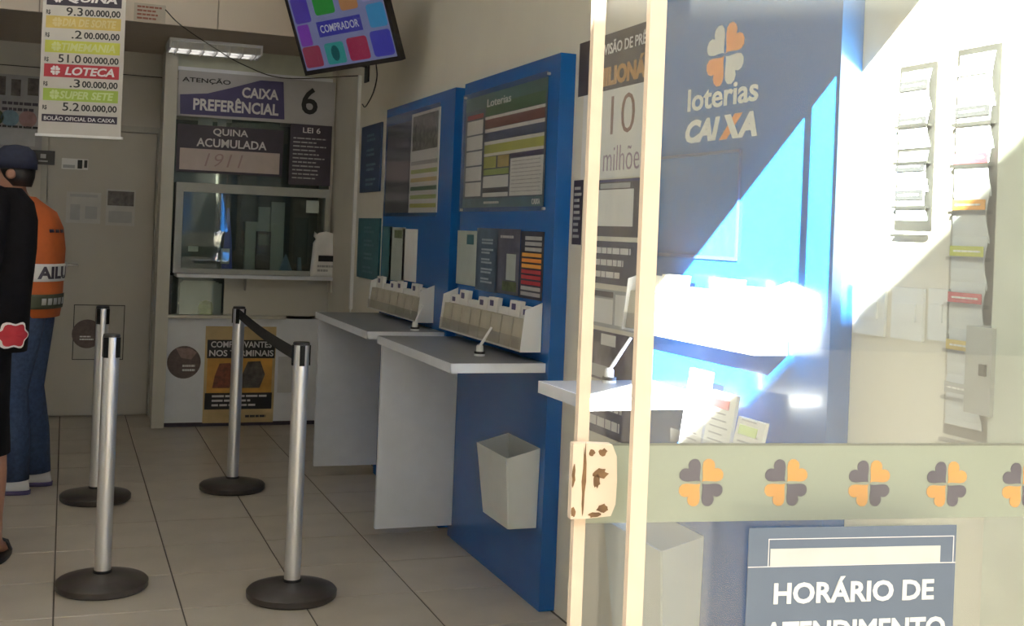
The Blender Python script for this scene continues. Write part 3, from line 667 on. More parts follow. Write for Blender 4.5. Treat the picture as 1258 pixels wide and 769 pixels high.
# ---- waste bins hung on the stations
def waste_bin(y0, y1, zt, label, dz=.32):
    xo, xi = PF-.135, PF-.002; xb_ = PF-.085; t = .004
    tb = thing('waste_bin', label, 'bin', (PF-.09, (y0+y1)/2, zt-dz), 'white waste bins on the stations')
    def wall(p0, p1, q0, q1):
        # slab between top edge p0-p1 and bottom edge q0-q1
        P = [Vector(a) for a in (p0, p1, q1, q0)]; n = (P[1]-P[0]).cross(P[3]-P[0]).normalized()*t
        return hexa(new(), P + [a+n for a in P])
    ins = .045
    T4 = [(xo, y0, zt-.035), (xo, y1, zt-.035), (xi, y1, zt), (xi, y0, zt)]; B4 = [(xb_-.03, y0+ins*.2, zt-dz), (xb_-.03, y1-ins*1.2, zt-dz), (xi, y1-ins*1.2, zt-dz), (xi, y0+ins*.2, zt-dz)]
    BIN = mat('bin_laminate', (.66, .68, .66), .4, var=.03)
    for k, nm in enumerate(('front_wall', 'side_wall', 'back_wall', 'side_wall')):
        j = (k+1) % 4; o = obj(nm, wall(T4[k], T4[j], B4[k], B4[j]), BIN, tb)
    obj('bottom', hexa(new(), [Vector(a) for a in B4] + [Vector(a)+Vector((0, 0, .004)) for a in B4]), BIN, tb)
waste_bin(4.24, 4.59, .622, 'white wedge shaped waste bin on the middle blue station', .31)
waste_bin(2.98, 3.36, .60, 'white wedge shaped waste bin behind the glass door', .36)

# ---- near station: logo, glossy poster cover, slips in holder
lg = thing('clover_logo', 'loterias CAIXA clover logo on the blue station behind glass', 'logo', pw.pt(-2.97, 1.72, 0))
LW = mat('logo_white', (.70, .70, .68), .5, var=.02)
ca, cb = pw.px(891, 67)
clover(pw, ca, cb, .088, (LW, ORANGE), lg, .0005, rx=1.15)
a0, b0 = pw.px(845, 138); a1, _ = pw.px(932, 112); text('lettering', 'loterias', pw, (a0, b0, a1, b0+.068), .0005, LW, lg, .02)
a0, b0 = pw.px(842, 181); a1, _ = pw.px(931, 150)
wl = a1-a0
text('lettering', 'CAI', pw, (a0, b0+.01, a0+wl*.5, b0+.08), .0005, LW, lg, .05, .25)
text('lettering', 'A', pw, (a0+wl*.74, b0+.01, a1, b0+.08), .0005, LW, lg, .05, .2)
xa, xb2, z0_, z1_ = a0+wl*.50, a0+wl*.80, b0+.01, b0+.08
bm = new(); pfr(bm, pw, [(xa, z0_), (xa+.04, z0_), (xb2, z1_), (xb2-.04, z1_)], .0005, .0017); obj('orange_stroke', bm, ORANGE, lg)
bm = new(); pfr(bm, pw, [(xa+.025, z1_), (xa+.06, z1_), (xb2-.01, z0_), (xb2-.045, z0_)], .0019, .0025); obj('white_stroke', bm, LW, lg)
a0, b1 = pw.px(812, 196); a1, b0 = pw.px(905, 325)
gp = thing('glossy_poster', 'glossy dark blue poster cover under the clover logo', 'poster', pw.pt((a0+a1)/2, 1.42, 0))
card('poster', pw, (-3.34, 1.41, a1, b1), .001, .003, mat('glossy_blue', (.012, .10, .33), .04, var=.12, scale=35, coat=1.), gp)  # plain glossy blue, no tree reflection drawn in
bm = new()
for q in ((-3.345, 1.40, a1+.005, 1.41), (-3.345, b1, a1+.005, b1+.008), (a1, 1.41, a1+.006, b1)): bfr(bm, pw, *q, .001, .008)
obj('frame', bm, BLUED, gp)
# slip holder with three cards
hx = PF-.13
hd = thing('slip_holder', 'clear holder for slips right of the small counter behind glass', 'holder', (PF-.07, 2.74, .86))
obj('holder_floor', box(new(), hx, PF-.002, 2.55, 2.96, .86, .865), ACRYL, hd); obj('holder_front', box(new(), hx-.004, hx, 2.55, 2.96, .86, .92), ACRYL, hd)
for k, (ya, yb_, zt_, mm, lab) in enumerate(((2.84, 2.955, 1.09, PUR, 'tall slip card at the left of the clear holder'), (2.70, 2.83, 1.045, RED, 'slip card with red heading in the clear holder'), (2.56, 2.69, .995, GREEN, 'slip card with green heading in the clear holder'))):
    xk = hx+.02+.02*k*0
    q = thing('slip_card', lab, 'betting slip', (xk, (ya+yb_)/2, .866), 'slip cards in the clear holder')
    obj('card', hexa(new(), [(xk, ya, .866), (xk+.012, ya, .866), (xk+.012, yb_, .866), (xk, yb_, .866), (xk+.03, ya, zt_), (xk+.04, ya, zt_), (xk+.04, yb_, zt_), (xk+.03, yb_, zt_)]), PAPER, q)
    s_ = .03/(zt_-.866); zz = zt_-.03
    obj('heading', hexa(new(), [(xk+s_*(z-.866)-d, y, z) for z in (zz-.012, zz+.012) for y, d in ((ya+.03, .0015), (yb_-.015, .0015), (yb_-.015, .0003), (ya+.03, .0003))]), mm, q)
    bm = new()
    for j in range(6):
        z = .90+.018*j
        hexa(bm, [(xk+s_*(zq-.866)-d, y, zq) for zq in (z-.002, z+.002) for y, d in ((ya+.02+.01*(j % 3), .0012), (yb_-.02, .0012), (yb_-.02, .0003), (ya+.02+.01*(j % 3), .0003))])
    obj('printed_text', bm, PGREY, q)

# =================================================================== POSTERS ON THE WALL BETWEEN STATIONS
r = (-4.155, 1.985, -3.44, 2.19)
q = thing('prize_poster', 'prize poster reading MILIONARIO above handwritten 10, seen past the door stiles', 'poster', ww_.pt(-3.8, 1.66, 0))
card('dark_heading', ww_, r, .0005, .002, mat('brown_black_print', (.06, .045, .045), .5), q)
text('lettering', 'PREVISÃO DE PRÊMIO', ww_, (-4.015, 2.115, -3.495, 2.165), .0026, LET, q, .015)
text('lettering', 'MILIONÁRIA', ww_, (-3.985, 2.0, -3.44, 2.085), .0026, mat('gold_print', (.50, .28, .10), .5), q, .05)
card('white_sheet', ww_, (-4.10, 1.665, -3.44, 1.984), .0005, .002, PAPER, q)
FM = mat('brown_marker', (.26, .15, .13), .6)
text('handwriting', '10', ww_, (-3.85, 1.82, -3.66, 1.96), .0026, FM, q, -.012)
text('handwriting', 'milhões', ww_, (-3.90, 1.69, -3.57, 1.78), .0026, mat('faded_purple_marker', (.38, .30, .36), .6), q, -.01)
sheet('wall_notice', ww_, (-3.97, 1.455, -3.60, 1.66), mat('brown_frame_print', (.085, .065, .07), .5), 'dark framed certificate with white inner sheet below the prize poster', pic=[((.1, .18, .88, .82), PAPER), ((.14, .84, .8, .93), PGREY), ((.02, .95, .98, .99), PUR)])
sheet('wall_notice', ww_, (-4.16, 1.42, -4.075, 1.665), DARK, 'narrow dark notice beside the edge of middle station', rows=9, ink=PGREY)
sheet('wall_notice', ww_, (-3.97, 1.285, -3.60, 1.438), mat('indigo_print', (.05, .045, .085), .5, var=.3, scale=20), 'indigo leaflet with white text below the certificate', rows=3, ink=LET)
sheet('wall_notice', ww_, (-3.97, 1.13, -3.58, 1.265), PGREY, 'pale grey leaflet with faint table below the indigo leaflet', pic=[((.08, .1, .5, .75), PAPER), ((.55, .1, .95, .9), PAPER), ((.08, .8, .5, .95), DARK)])
sheet('wall_notice', ww_, (-3.98, .94, -3.58, 1.115), mat('mottled_print', (.09, .07, .10), .5, var=.7, scale=14), 'mottled dark photo leaflet behind the pen', pic=[((.3, .72, .6, .95), PAPER), ((.1, .05, .45, .3), PGREY)])
sheet('wall_notice', ww_, (-3.98, .745, -3.58, .90), mat('indigo_print2', (.07, .06, .11), .5, var=.3, scale=16), 'dark leaflet lowest in the column beside the door stiles', rows=2, ink=LET)

# ---- slip racks and plates on the white wall by the entrance
def slip_shape(fr, ac, zt, wd, hgt, c0):
    """a curved slip: flat at the wall, belly towards the room"""
    bm = new(); n = 8; rows = []
    for i in range(n+1):
        f = i/n; z = zt - hgt*f; c = c0 + .009*math.sin(PI*min(1, f*1.15))*f**.6; wv = wd*(1 - .10*math.sin(PI*f) + .08*f)
        rows.append(([fr.pt(ac-wv/2, z, c), fr.pt(ac+wv/2, z, c)], [fr.pt(ac-wv/2, z, c+.0015), fr.pt(ac+wv/2, z, c+.0015)]))
    V = [[[bm.verts.new(p) for p in side] for side in r_] for r_ in rows]
    for A, B in zip(V, V[1:]):
        bm.faces.new((A[0][0], A[0][1], B[0][1], B[0][0])); bm.faces.new((A[1][0], B[1][0], B[1][1], A[1][1]))
        bm.faces.new((A[0][0], B[0][0], B[1][0], A[1][0])); bm.faces.new((A[0][1], A[1][1], B[1][1], B[0][1]))
    bm.faces.new((V[0][0][0], V[0][1][0], V[0][1][1], V[0][0][1])); bm.faces.new((V[-1][0][0], V[-1][0][1], V[-1][1][1], V[-1][1][0]))
    return bm
SLIPW = mat('slip_paper', (.60, .62, .62), .6, var=.05)
def rack(px_list, label, slabels, cols, wpx, hgt):
    pts = [ww_.px(*p) for p in px_list]
    am = sum(p[0] for p in pts)/len(pts); zmax = max(p[1] for p in pts)+.05; zmin = min(p[1] for p in pts)-hgt+.02
    t = thing('slip_rack', label, 'rack', ww_.pt(am, zmin, .005), 'wall racks of betting slips')
    card('rack_plate', ww_, (am-wpx/2-.012, zmin, am+wpx/2+.012, zmax), .001, .004, ACRYL, t)
    for p, sl, cc in zip(pts, slabels, cols):
        bm = new(); bfr(bm, ww_, am-wpx/2-.008, p[1]-hgt*.96, am+wpx/2+.008, p[1]-hgt*.90, .006, .020); obj('pocket', bm, ACRYL, t)
        s_ = thing('rack_slip', sl, 'betting slip', ww_.pt(am, p[1]-hgt*.9, .006), 'slips in the wall racks')
        obj('slip', slip_shape(ww_, am, p[1]+.035, wpx, hgt*.93, .007), SLIPW, s_, smooth=False)
        card('heading', ww_, (am-wpx*.48, p[1]-.011, am+wpx*.48, p[1]+.011), .0175, .001, cc, s_)
        lines('heading_print', ww_, (am-wpx*.36, p[1]-.004, am+wpx*.40, p[1]+.004), 1, .0187, PAPER, s_, jit=.1)
rack([(1128, 106), (1128, 151), (1126, 205), (1124, 240)], 'left rack of betting slips on the overexposed wall', ['topmost slip in the left wall rack', 'slip with dark outlined heading in left wall rack', 'third slip from top in left wall rack', 'lowest slip in the left wall rack'], [INK, INK, INK, INK], .10, .10)
rack([(1204, 86), (1203, 137), (1200, 195), (1199, 252), (1195, 309), (1191, 366), (1190, 425), (1189, 478)], 'right rack of betting slips with coloured headings', ['topmost faint slip in the right wall rack', 'slip with dark purple heading in right wall rack', 'upper slip with red heading in right wall rack', 'upper slip with orange heading in right wall rack', 'slip with lime green heading in right wall rack', 'lower slip with red heading in right wall rack', 'lower slip with orange heading in right wall rack', 'lowest plain slip in the right wall rack'], [PGREY, INK, RED, AMBER, LIME, RED, OCHRE, PGREY], .105, .125)
for k, (q, lab) in enumerate((((1054, 350, 1089, 414), 'white wall plate nearest the blue station'), ((1100, 352, 1136, 420), 'white wall plate between two others'), ((1145, 354, 1166, 420), 'white wall plate nearest the slip rack'))):
    a0, b1 = ww_.px(q[0], q[1]); a1, b0 = ww_.px(q[2], q[3])
    s_ = thing('wall_plate', lab, 'wall plate', ww_.pt((a0+a1)/2, b0, .005), 'white plates on the wall'); r = (a0, b0, a1, b1)
    card('plate', ww_, r, .001, .008, PLASW, s_, bevel=.002); card('socket', ww_, sub(r, .2, .35, .8, .7), .0092, .004, PLASW, s_, bevel=.0015)
r = ww_.rect(1216, 400, 1244, 512)
s_ = thing('wall_box', 'grey box on the wall right of the slip rack', 'box', ww_.pt((r[0]+r[2])/2, r[1], .03)); MG = mat('grey_box_paint', (.36, .36, .34), .5)  # box added for an unidentified grey shape
card('body', ww_, r, .001, .06, MG, s_, bevel=.004); card('latch', ww_, sub(r, .62, .45, .85, .58), .0615, .006, INK, s_)
a0, b1 = ww_.px(1246, 300); s_ = obj('trim_2', box(new(), W-.05, W-.001, 1.70, -a0, .0, 2.49), mat('grey_green_strip', (.58, .60, .52), .45, .0), None, kind='structure', bevel=.004); s_['label'] = 'added grey green upright strip at the entrance'  # strip added for an unidentified grey green streak

# =================================================================== GLASS FRONT
ga = math.radians(-20.7+12.6); gd = Vector((math.cos(ga), math.sin(ga), 0))
fw_ = Vector((math.sin(YAW), math.cos(YAW), 0)); d = ray(797, 280); P2 = CAM + d*(1.8/d.dot(fw_)); P2.z = 0
g2 = Fr(P2, gd); g1 = Fr(P2 - g2.n*.07, gd)
ZG = 2.555
amax = (W-.01-P2.x)/gd.x
# rear sliding leaf with stile, lock and frosted band
pa = g1.px(725, 280)[0]; sw1 = .0185
d2 = thing('door_2', 'sliding glass door leaf with frosted clover band and worn lock', None, g1.pt(pa, 0, 0), kind='structure')
bm = new(); bfr(bm, g1, pa-sw1/2, .02, pa+sw1/2, ZG, -.010, .008); obj('stile', bm, CREAM, d2, bevel=.002)
bm = new(); bfr(bm, g1, pa+sw1/2, .02, amax-.03, ZG, -.003, .003); obj('glass_pane', bm, GLASS, d2)
b0, b1 = g1.px(1000, 638)[1], g1.px(1000, 546)[1]
bd = card('frosted_band', g1, (pa+sw1/2+.0, b0, amax-.03, b1), .0032, .001, FROST, d2)
card('band_edge', g1, (pa+sw1/2, b1-.001, amax-.03, b1+.003), .0043, .0008, mat('band_edge_grey', (.16, .17, .14), .6), bd)
for k, (x, y) in enumerate(((860, 592), (964, 592), (1066, 593), (1161, 594), (1253, 595))):
    a, b = g1.px(x, y); clover(g1, a, b, .0378, (PCLOV_D, PCLOV_O), bd, .0044, rx=.98)
la0, lb1 = g1.px(699, 541); la1, lb0 = g1.px(750, 632)
lk = card('lock_plate', g1, (la0, lb0, la0+(la1-la0)*.30, lb1), .0085, .018, CREAM, d2, bevel=.002)
bm = new(); pp = [(la0+(la1-la0)*.30, lb0), (la1-.008, lb0+.004), (la1-.001, lb0+.022), (la1, (lb0+lb1)/2), (la1-.002, lb1-.02), (la1-.010, lb1-.002), (la0+(la1-la0)*.30, lb1)]
pfr(bm, g1, pp, .006, .026); obj('lock_case', bm, CREAM, d2, bevel=.0015)
def blob(name, ca, cb, ra, rb, c0, seed, parent):
    rnd = random.Random(seed); bm = new(); n = 14
    pfr(bm, g1, [(ca+ra*math.cos(2*PI*k/n)*rnd.uniform(.6, 1.15), cb+rb*math.sin(2*PI*k/n)*rnd.uniform(.6, 1.15)) for k in range(n)], c0, c0+.0006); obj(name, bm, RUST, parent)
lw, lh = la1-la0, lb1-lb0
for k, (fa, fb, ra, rb) in enumerate(((.42, .88, .07, .05), (.66, .88, .11, .06), (.62, .60, .17, .08), (.55, .50, .08, .11), (.70, .14, .15, .06), (.52, .05, .16, .04)  )): blob('rust_patch', la0+lw*fa, lb0+lh*fb, lw*ra, lh*rb, .0262, k, d2)
for k, (fa, fb, ra, rb) in enumerate(((.26, .5, .045, .5), (.03, .58, .04, .18), (.05, .1, .05, .08))): blob('rust_patch', la0+lw*fa, lb0+lh*fb, lw*ra, lh*rb, .0267, k+20, lk)
# front fixed pane
sw2 = .026
w1 = thing('window_1', 'fixed shop front pane with cream stile', None, g2.pt(0, 0, 0), kind='structure')
bm = new(); bfr(bm, g2, -sw2/2, .0, sw2/2, ZG, -.012, .006); obj('stile', bm, CREAM, w1, bevel=.002)
bm = new(); bfr(bm, g2, sw2/2, .02, amax, ZG, -.003, .003); obj('glass_pane', bm, GLASS, w1)
bm = new(); bfr(bm, g2, -sw2/2, ZG+.001, amax, ZG+.04, -.10, .03); obj('head_rail', bm, CREAM, w1)
# opening hours sign on the front pane
a0, b1 = g2.px(919, 648); a1, _ = g2.px(1173, 648); b0 = b1-.24
hs = thing('hours_sign', 'grey blue HORARIO DE ATENDIMENTO sign on the glass', 'sign', g2.pt((a0+a1)/2, b0, .004))
SB = mat('sign_slate', (.10, .135, .19), .5, var=.04)
card('panel', g2, (a0, b0, a1, b1), .0032, .002, SB, hs)
r = (g2.px(941, 700)[0], g2.px(1050, 692)[1], g2.px(1168, 700)[0], g2.px(1050, 659)[1])
card('slot', g2, (g2.px(944, 690)[0], r[1], g2.px(1152, 690)[0], g2.px(1050, 671)[1]), .0053, .001, mat('slot_card', (.50, .52, .50), .6), hs)
bm = new(); e = .0012
for q in ((r[0], r[1], r[0]+e, r[3]), (r[2]-e, r[1], r[2], r[3]), (r[0], r[3]-e, r[2], r[3]), (a0, r[1]-e, a1, r[1])): bfr(bm, g2, *q, .0053, .006)
obj('outline', bm, LET, hs)
LW2 = mat('sign_white', (.62, .64, .64), .5, var=.02)
text('lettering', 'HORÁRIO DE', g2, (g2.px(948, 740)[0], g2.px(1050, 738)[1], g2.px(1144, 740)[0], g2.px(1050, 706)[1]), .0053, LW2, hs, .03)
text('lettering', 'ATENDIMENTO', g2, (g2.px(936, 780)[0], g2.px(1050, 787)[1], g2.px(1158, 780)[0], g2.px(1050, 759)[1]), .0053, LW2, hs, .03)

# =================================================================== HANGING PRICE BANNER
al = math.radians(-20.7+5)
d = ray(100, 85); P = CAM + d*(6.2/d.dot(fw_)); hb_ = Fr((P.x, P.y, 0), (math.cos(al), math.sin(al), 0))
q0 = hb_.px(48, 168); q1 = hb_.px(152, 168); a0, a1 = hb_.px(49, 100)[0], hb_.px(151, 100)[0]; zb0 = hb_.px(100, 168)[1]; zt0 = zb0+1.02
bn = thing('price_banner', 'hanging white banner listing lottery names and prize amounts', 'banner', hb_.pt((a0+a1)/2, zb0, 0))
card('sheet', hb_, (a0, zb0, a1, zt0), 0, .002, mat('banner_vinyl', (.55, .52, .48), .6, var=.03), bn)
for z in (zb0-.006, zt0): card('rail', hb_, (a0-.012, z, a1+.012, z+.014), -.006, .014, PLASW, bn, bevel=.003)
for a in (a0+.03, a1-.03): obj('cord', tube(new(), [hb_.pt(a, zt0+.014, .001), hb_.pt(a, ZC, .001)], .002, 6), BLACK, bn)
pxz = lambda y: hb_.px(100, y)[1]
wd = a1-a0; A = lambda f: a0+wd*f
NUM = mat('banner_ink', (.03, .03, .03), .6)
FT = mat('pale_yellow_letters', (.62, .52, .24), .5); FT2 = mat('pale_lime_letters', (.56, .60, .26), .5); FT3 = mat('pale_green_letters', (.52, .62, .28), .5)
rows_ = [(-60, -43, OCHRE, None, None, '1.5', 0), (-10, 8, DARK, 'QUINA', LET, '9.3', 22), (21, 36, OCHRE, 'DIA DE SORTE', FT, '.2', 50), (51, 66, LIME, 'TIMEMANIA', FT2, '51.0', 79), (80, 96, RED, 'LOTECA', LET, '.3', 108), (110, 125, GREEN, 'SUPER SETE', FT3, '5.2', 139)]
for y0_, y1_, mm, s_, lm_, num, yn in rows_[1:]:
    r = (A(.045), pxz(y1_), A(.95), pxz(y0_)); card('colour_band', hb_, r, .0021, .0006, mm, bn)
    text('lettering', s_, hb_, sub(r, .28 if len(s_) < 8 else .22, .18, .94, .82), .0029, lm_, bn, .03, .2)
    clover(hb_, r[0]+.058, (r[1]+r[3])/2, .024, (lm_, lm_), bn, .0029)
    zn0, zn1 = pxz(y1_+13), pxz(y1_+3.5)
    text('figures', '00.000,00', hb_, (A(.51), zn0, A(.94), zn1), .0021, NUM, bn, .025)
    wn = .075*len(num.replace('.', ''))+.05
    text('figures', num, hb_, (A(.485-wn), zn0+.004, A(.485), zn1+.007), .0021, NUM, bn, .01)
    text('figures', 'R$', hb_, (A(.045), zn0+.004, A(.095), zn1-.010), .0021, NUM, bn, .02)
r = (A(.04), pxz(151), A(.95), pxz(142)); card('colour_band', hb_, r, .0021, .0006, DARK, bn); text('lettering', 'BOLÃO OFICIAL DA CAIXA', hb_, sub(r, .03, .2, .97, .85), .0029, LET, bn, .01)

# =================================================================== QUEUE STANCHIONS
def stanchion(label):
    t = thing('queue_post', label, 'queue post', (0, 0, 0), 'queue posts')
    bm = new(); lathe(bm, (0, 0, 0), [(.166, 0), (.174, .008), (.175, .028), (.168, .036), (.10, .052), (.052, .060), (.036, .062)], 48); auto_smooth(obj('base', bm, RUBBER, t))
    bm = new(); lathe(bm, (0, 0, 0), [(.0315, .0605), (.0315, .984)], 32); auto_smooth(obj('pole', bm, STEEL, t))
    bm = new(); lathe(bm, (0, 0, 0), [(.036, .0625), (.036, .07), (.0325, .072)], 32); auto_smooth(obj('collar', bm, BLACK, t))
    bm = new(); lathe(bm, (0, 0, 0), [(.0325, .9845), (.033, .986), (.033, .992), (.030, .996), (0, .997)], 32); auto_smooth(obj('cap', bm, BLACK, t))
    for k in range(4):
        an = k*PI/2 + math.radians(-20); c, s = math.cos(an), math.sin(an)
        f = Fr((c*.030, s*.030, 0), (-s, c, 0)); bm = new(); bfr(bm, f, -.010, .905, .010, .984, 0, .0055); obj('belt_clip', bm, mat('matt_black_plastic', (.012, .012, .012), .8, spec=.15), t, bevel=.0015)
    return t
locs = {n: onz(*p) for n, p in dict(A=(125, 722), B=(358, 733), C=(285, 601), D=(117, 614)).items()}
sA = stanchion('steel queue post nearest on the left, with black round base')
for n, lab in (('B', 'steel queue post near the middle station where the black belt ends'), ('C', 'steel queue post in front of orange poster where the black belt starts'), ('D', 'farther steel queue post on the left, partly behind another')):
    c = copy_tree(sA, None, locs[n], lab); c.rotation_euler.z = {'B': math.radians(-72), 'C': 0, 'D': math.radians(-20)}[n]
    if n == 'C': sC = c
sA.location = locs['A']; sA.rotation_euler.z = math.radians(-20)
bC, bB = locs['C'], locs['B']; dv = (bB-bC); dv.z = 0; dl = dv.normalized(); p0 = bC + dl*.036; p1 = bB - dl*.040
up = Vector((0, 0, 1)); sd_ = dl.cross(up)
bm = new(); prev = None
for i in range(25):
    f = i/24; p = p0.lerp(p1, f); z = .955 - .02*f - .012*math.sin(PI*f)
    rg = [bm.verts.new(p + sd_*c + up*(z+h_)) for c, h_ in ((-.001, -.026), (.001, -.026), (.001, .026), (-.001, .026))]
    if prev:
        for k in range(4): bm.faces.new((prev[k], prev[(k+1) % 4], rg[(k+1) % 4], rg[k]))
    else: bm.faces.new(rg[::-1])
    prev = rg
bm.faces.new(prev); obj('retractable_belt', bm, mat('black_webbing', (.012, .012, .013), .9, var=.2, scale=80), sC)

# =================================================================== PEOPLE
def skin(name, V, E, root, m, parent, sub_=2):
    """V: name -> (x,y,z,r); a continuous surface grown over connected joints (local to parent)"""
    names = list(V); me = bpy.data.meshes.new(name); me.from_pydata([V[n][:3] for n in names], [(names.index(a), names.index(b)) for a, b in E], [])
    o = bpy.data.objects.new(name, me); COL.objects.link(o)
    sm = o.modifiers.new('s', 'SKIN'); sm.use_smooth_shade = True
    for i, n in enumerate(names):
        r = V[n][3]; sv = me.skin_vertices[0].data[i]; sv.radius = r if isinstance(r, tuple) else (r, r); sv.use_root = (n == root)
    ss = o.modifiers.new('u', 'SUBSURF'); ss.levels = sub_; ss.render_levels = sub_
    dg = bpy.context.evaluated_depsgraph_get(); m2 = bpy.data.meshes.new_from_object(o.evaluated_get(dg))
    o.modifiers.clear(); o.data = m2; bpy.data.meshes.remove(me); m2.materials.clear(); m2.materials.append(m); o.parent = parent
    m2.polygons.foreach_set('use_smooth', [True]*len(m2.polygons)); return o
def hand(V, E, s, wrist, dirv, side, bend=.3):
    """five separate fingers rooted in the palm; dirv = hand direction, side = thumb side"""
    w_ = Vector(V[wrist][:3]); d_ = Vector(dirv).normalized(); t_ = Vector(side).normalized(); n_ = d_.cross(t_)
    pm = w_ + d_*.07; V[s+'palm'] = (*pm, (.036, .020)); E.append((wrist, s+'palm'))
    for k, (off, L_) in enumerate(((.030, .072), (.010, .082), (-.010, .076), (-.028, .060))):
        b_ = pm + d_*.028 + t_*off; V[s+'f%da' % k] = (*b_, .010); E.append((s+'palm', s+'f%da' % k))
        m_ = b_ + d_*L_*.55 + n_*L_*bend*.3; V[s+'f%db' % k] = (*m_, .0085); E.append((s+'f%da' % k, s+'f%db' % k))
        e_ = m_ + d_*L_*.42 + n_*L_*bend*.7; V[s+'f%dc' % k] = (*e_, .0075); E.append((s+'f%db' % k, s+'f%dc' % k))
    a_ = w_ + d_*.035 + t_*.035; b_ = a_ + d_*.035 + t_*.018; c_ = b_ + d_*.03 + t_*.004 + n_*.008
    for nm, p, r in (('t0', a_, .013), ('t1', b_, .0105), ('t2', c_, .0085)): V[s+nm] = (*p, r)
    E += [(wrist, s+'t0'), (s+'t0', s+'t1'), (s+'t1', s+'t2')]
def base_body(arms, hunch=0., leg=None, st=0.):
    V = dict(pelvis=(0, 0, .96, (.13, .10)), waist=(0, .0, 1.10, (.12, .09)), chest=(0, .0+hunch*.3, 1.30, (.15, .105)), upper=(0, hunch*.7, 1.42, (.11, .08)), neck=(0, .005+hunch, 1.50, .052),
             jaw=(0, .03+hunch*1.2, 1.565, (.062, .072)), mid=(0, .02+hunch*1.3, 1.635, (.076, .092)), crown=(0, .005+hunch*1.3, 1.705, (.066, .080)), top=(0, hunch*1.3, 1.735, .04))
    E = [('pelvis', 'waist'), ('waist', 'chest'), ('chest', 'upper'), ('upper', 'neck'), ('neck', 'jaw'), ('jaw', 'mid'), ('mid', 'crown'), ('crown', 'top')]
    V['nose'] = (0, .118+hunch*1.3, 1.615, .012); E.append(('mid', 'nose'))
    for s, sg_ in (('l', -1), ('r', 1)):
        lg_ = (leg or {}).get(s, 0.)
        V[s+'hip'] = (.085*sg_, 0, .90, .085); sg_ = sg_; k_ = st*sg_; V[s+'knee'] = (.095*sg_+k_*.5, .02+lg_*.5, .50, .057); V[s+'calf'] = (.097*sg_+k_, -.01+lg_*.7, .34, .055); V[s+'ankle'] = (.10*sg_+k_, -.03+lg_, .09, .036); V[s+'heel'] = (.10*sg_+k_, -.05+lg_, .035, .03); V[s+'ball'] = (.108*sg_+k_, .09+lg_, .028, (.036, .026)); V[s+'toe'] = (.112*sg_+k_, .15+lg_, .022, (.032, .018))
        E += [('pelvis', s+'hip'), (s+'hip', s+'knee'), (s+'knee', s+'calf'), (s+'calf', s+'ankle'), (s+'ankle', s+'heel'), (s+'ankle', s+'ball'), (s+'ball', s+'toe')]
        el, wr, hd_ = arms[s]
        V[s+'sh'] = (.17*sg_, hunch*.6, 1.425, .055); V[s+'elb'] = (*el, .040); V[s+'wr'] = (*wr, .027)
        E += [('upper', s+'sh'), (s+'sh', s+'elb'), (s+'elb', s+'wr')]
        hand(V, E, s, s+'wr', hd_, (-sg_*.8, .5, 0.3))
    return V, E
def loft(rings, n=28, cap=True, p=2.3):
    """rings: (cx, cy, z, rx, ry)"""
    bm = new(); R_ = []
    for cx, cy, z, rx, ry in rings:
        rg = []
        for k in range(n):
            t = 2*PI*k/n; c, s = math.cos(t), math.sin(t)
            rg.append(bm.verts.new((cx + rx*math.copysign(abs(c)**(2/p), c), cy + ry*math.copysign(abs(s)**(2/p), s), z)))
        R_.append(rg)
    for A_, B_ in zip(R_, R_[1:]):
        for k in range(n): bm.faces.new((A_[k], A_[(k+1) % n], B_[(k+1) % n], B_[k]))
    if cap: bm.faces.new(R_[0][::-1]); bm.faces.new(R_[-1])
    return bm
def ring_at(rings, z):
    for A_, B_ in zip(rings, rings[1:]):
        lo, hi = sorted((A_[2], B_[2]))
        if lo <= z <= hi:
            f = (z-A_[2])/(B_[2]-A_[2]); return [A_[i]+(B_[i]-A_[i])*f for i in range(5)]
    return rings[-1]
def on_loft(rings, t, z, off, p=2.3):
    cx, cy, _, rx, ry = ring_at(rings, z); c, s = math.cos(t), math.sin(t)
    return Vector((cx + (rx+off)*math.copysign(abs(c)**(2/p), c), cy + (ry+off)*math.copysign(abs(s)**(2/p), s), z))
def lobj(name, bm, m, parent, smooth=True):
    """part given in the parent's own coordinates"""
    bmesh.ops.recalc_face_normals(bm, faces=bm.faces); me = bpy.data.meshes.new(name); bm.to_mesh(me); bm.free(); me.materials.append(m)
    if smooth: me.polygons.foreach_set('use_smooth', [True]*len(me.polygons))
    o = bpy.data.objects.new(name, me); COL.objects.link(o); o.parent = parent; return o
def wrap_patch(rings, t0, t1, z0, z1, off, n=14, m_=6, th=.002):
    bm = new(); g = [[[bm.verts.new(on_loft(rings, t0+(t1-t0)*i/n, z0+(z1-z0)*j/m_, off+c)) for j in range(m_+1)] for i in range(n+1)] for c in (0, th)]
    for L_ in range(2):
        for i in range(n):
            for j in range(m_): bm.faces.new((g[L_][i][j], g[L_][i+1][j], g[L_][i+1][j+1], g[L_][i][j+1]))
    for i in range(n):
        bm.faces.new((g[0][i][0], g[0][i+1][0], g[1][i+1][0], g[1][i][0])); bm.faces.new((g[0][i][m_], g[0][i+1][m_], g[1][i+1][m_], g[1][i][m_]))
    for j in range(m_):
        bm.faces.new((g[0][0][j], g[0][0][j+1], g[1][0][j+1], g[1][0][j])); bm.faces.new((g[0][n][j], g[0][n][j+1], g[1][n][j+1], g[1][n][j]))
    return bm
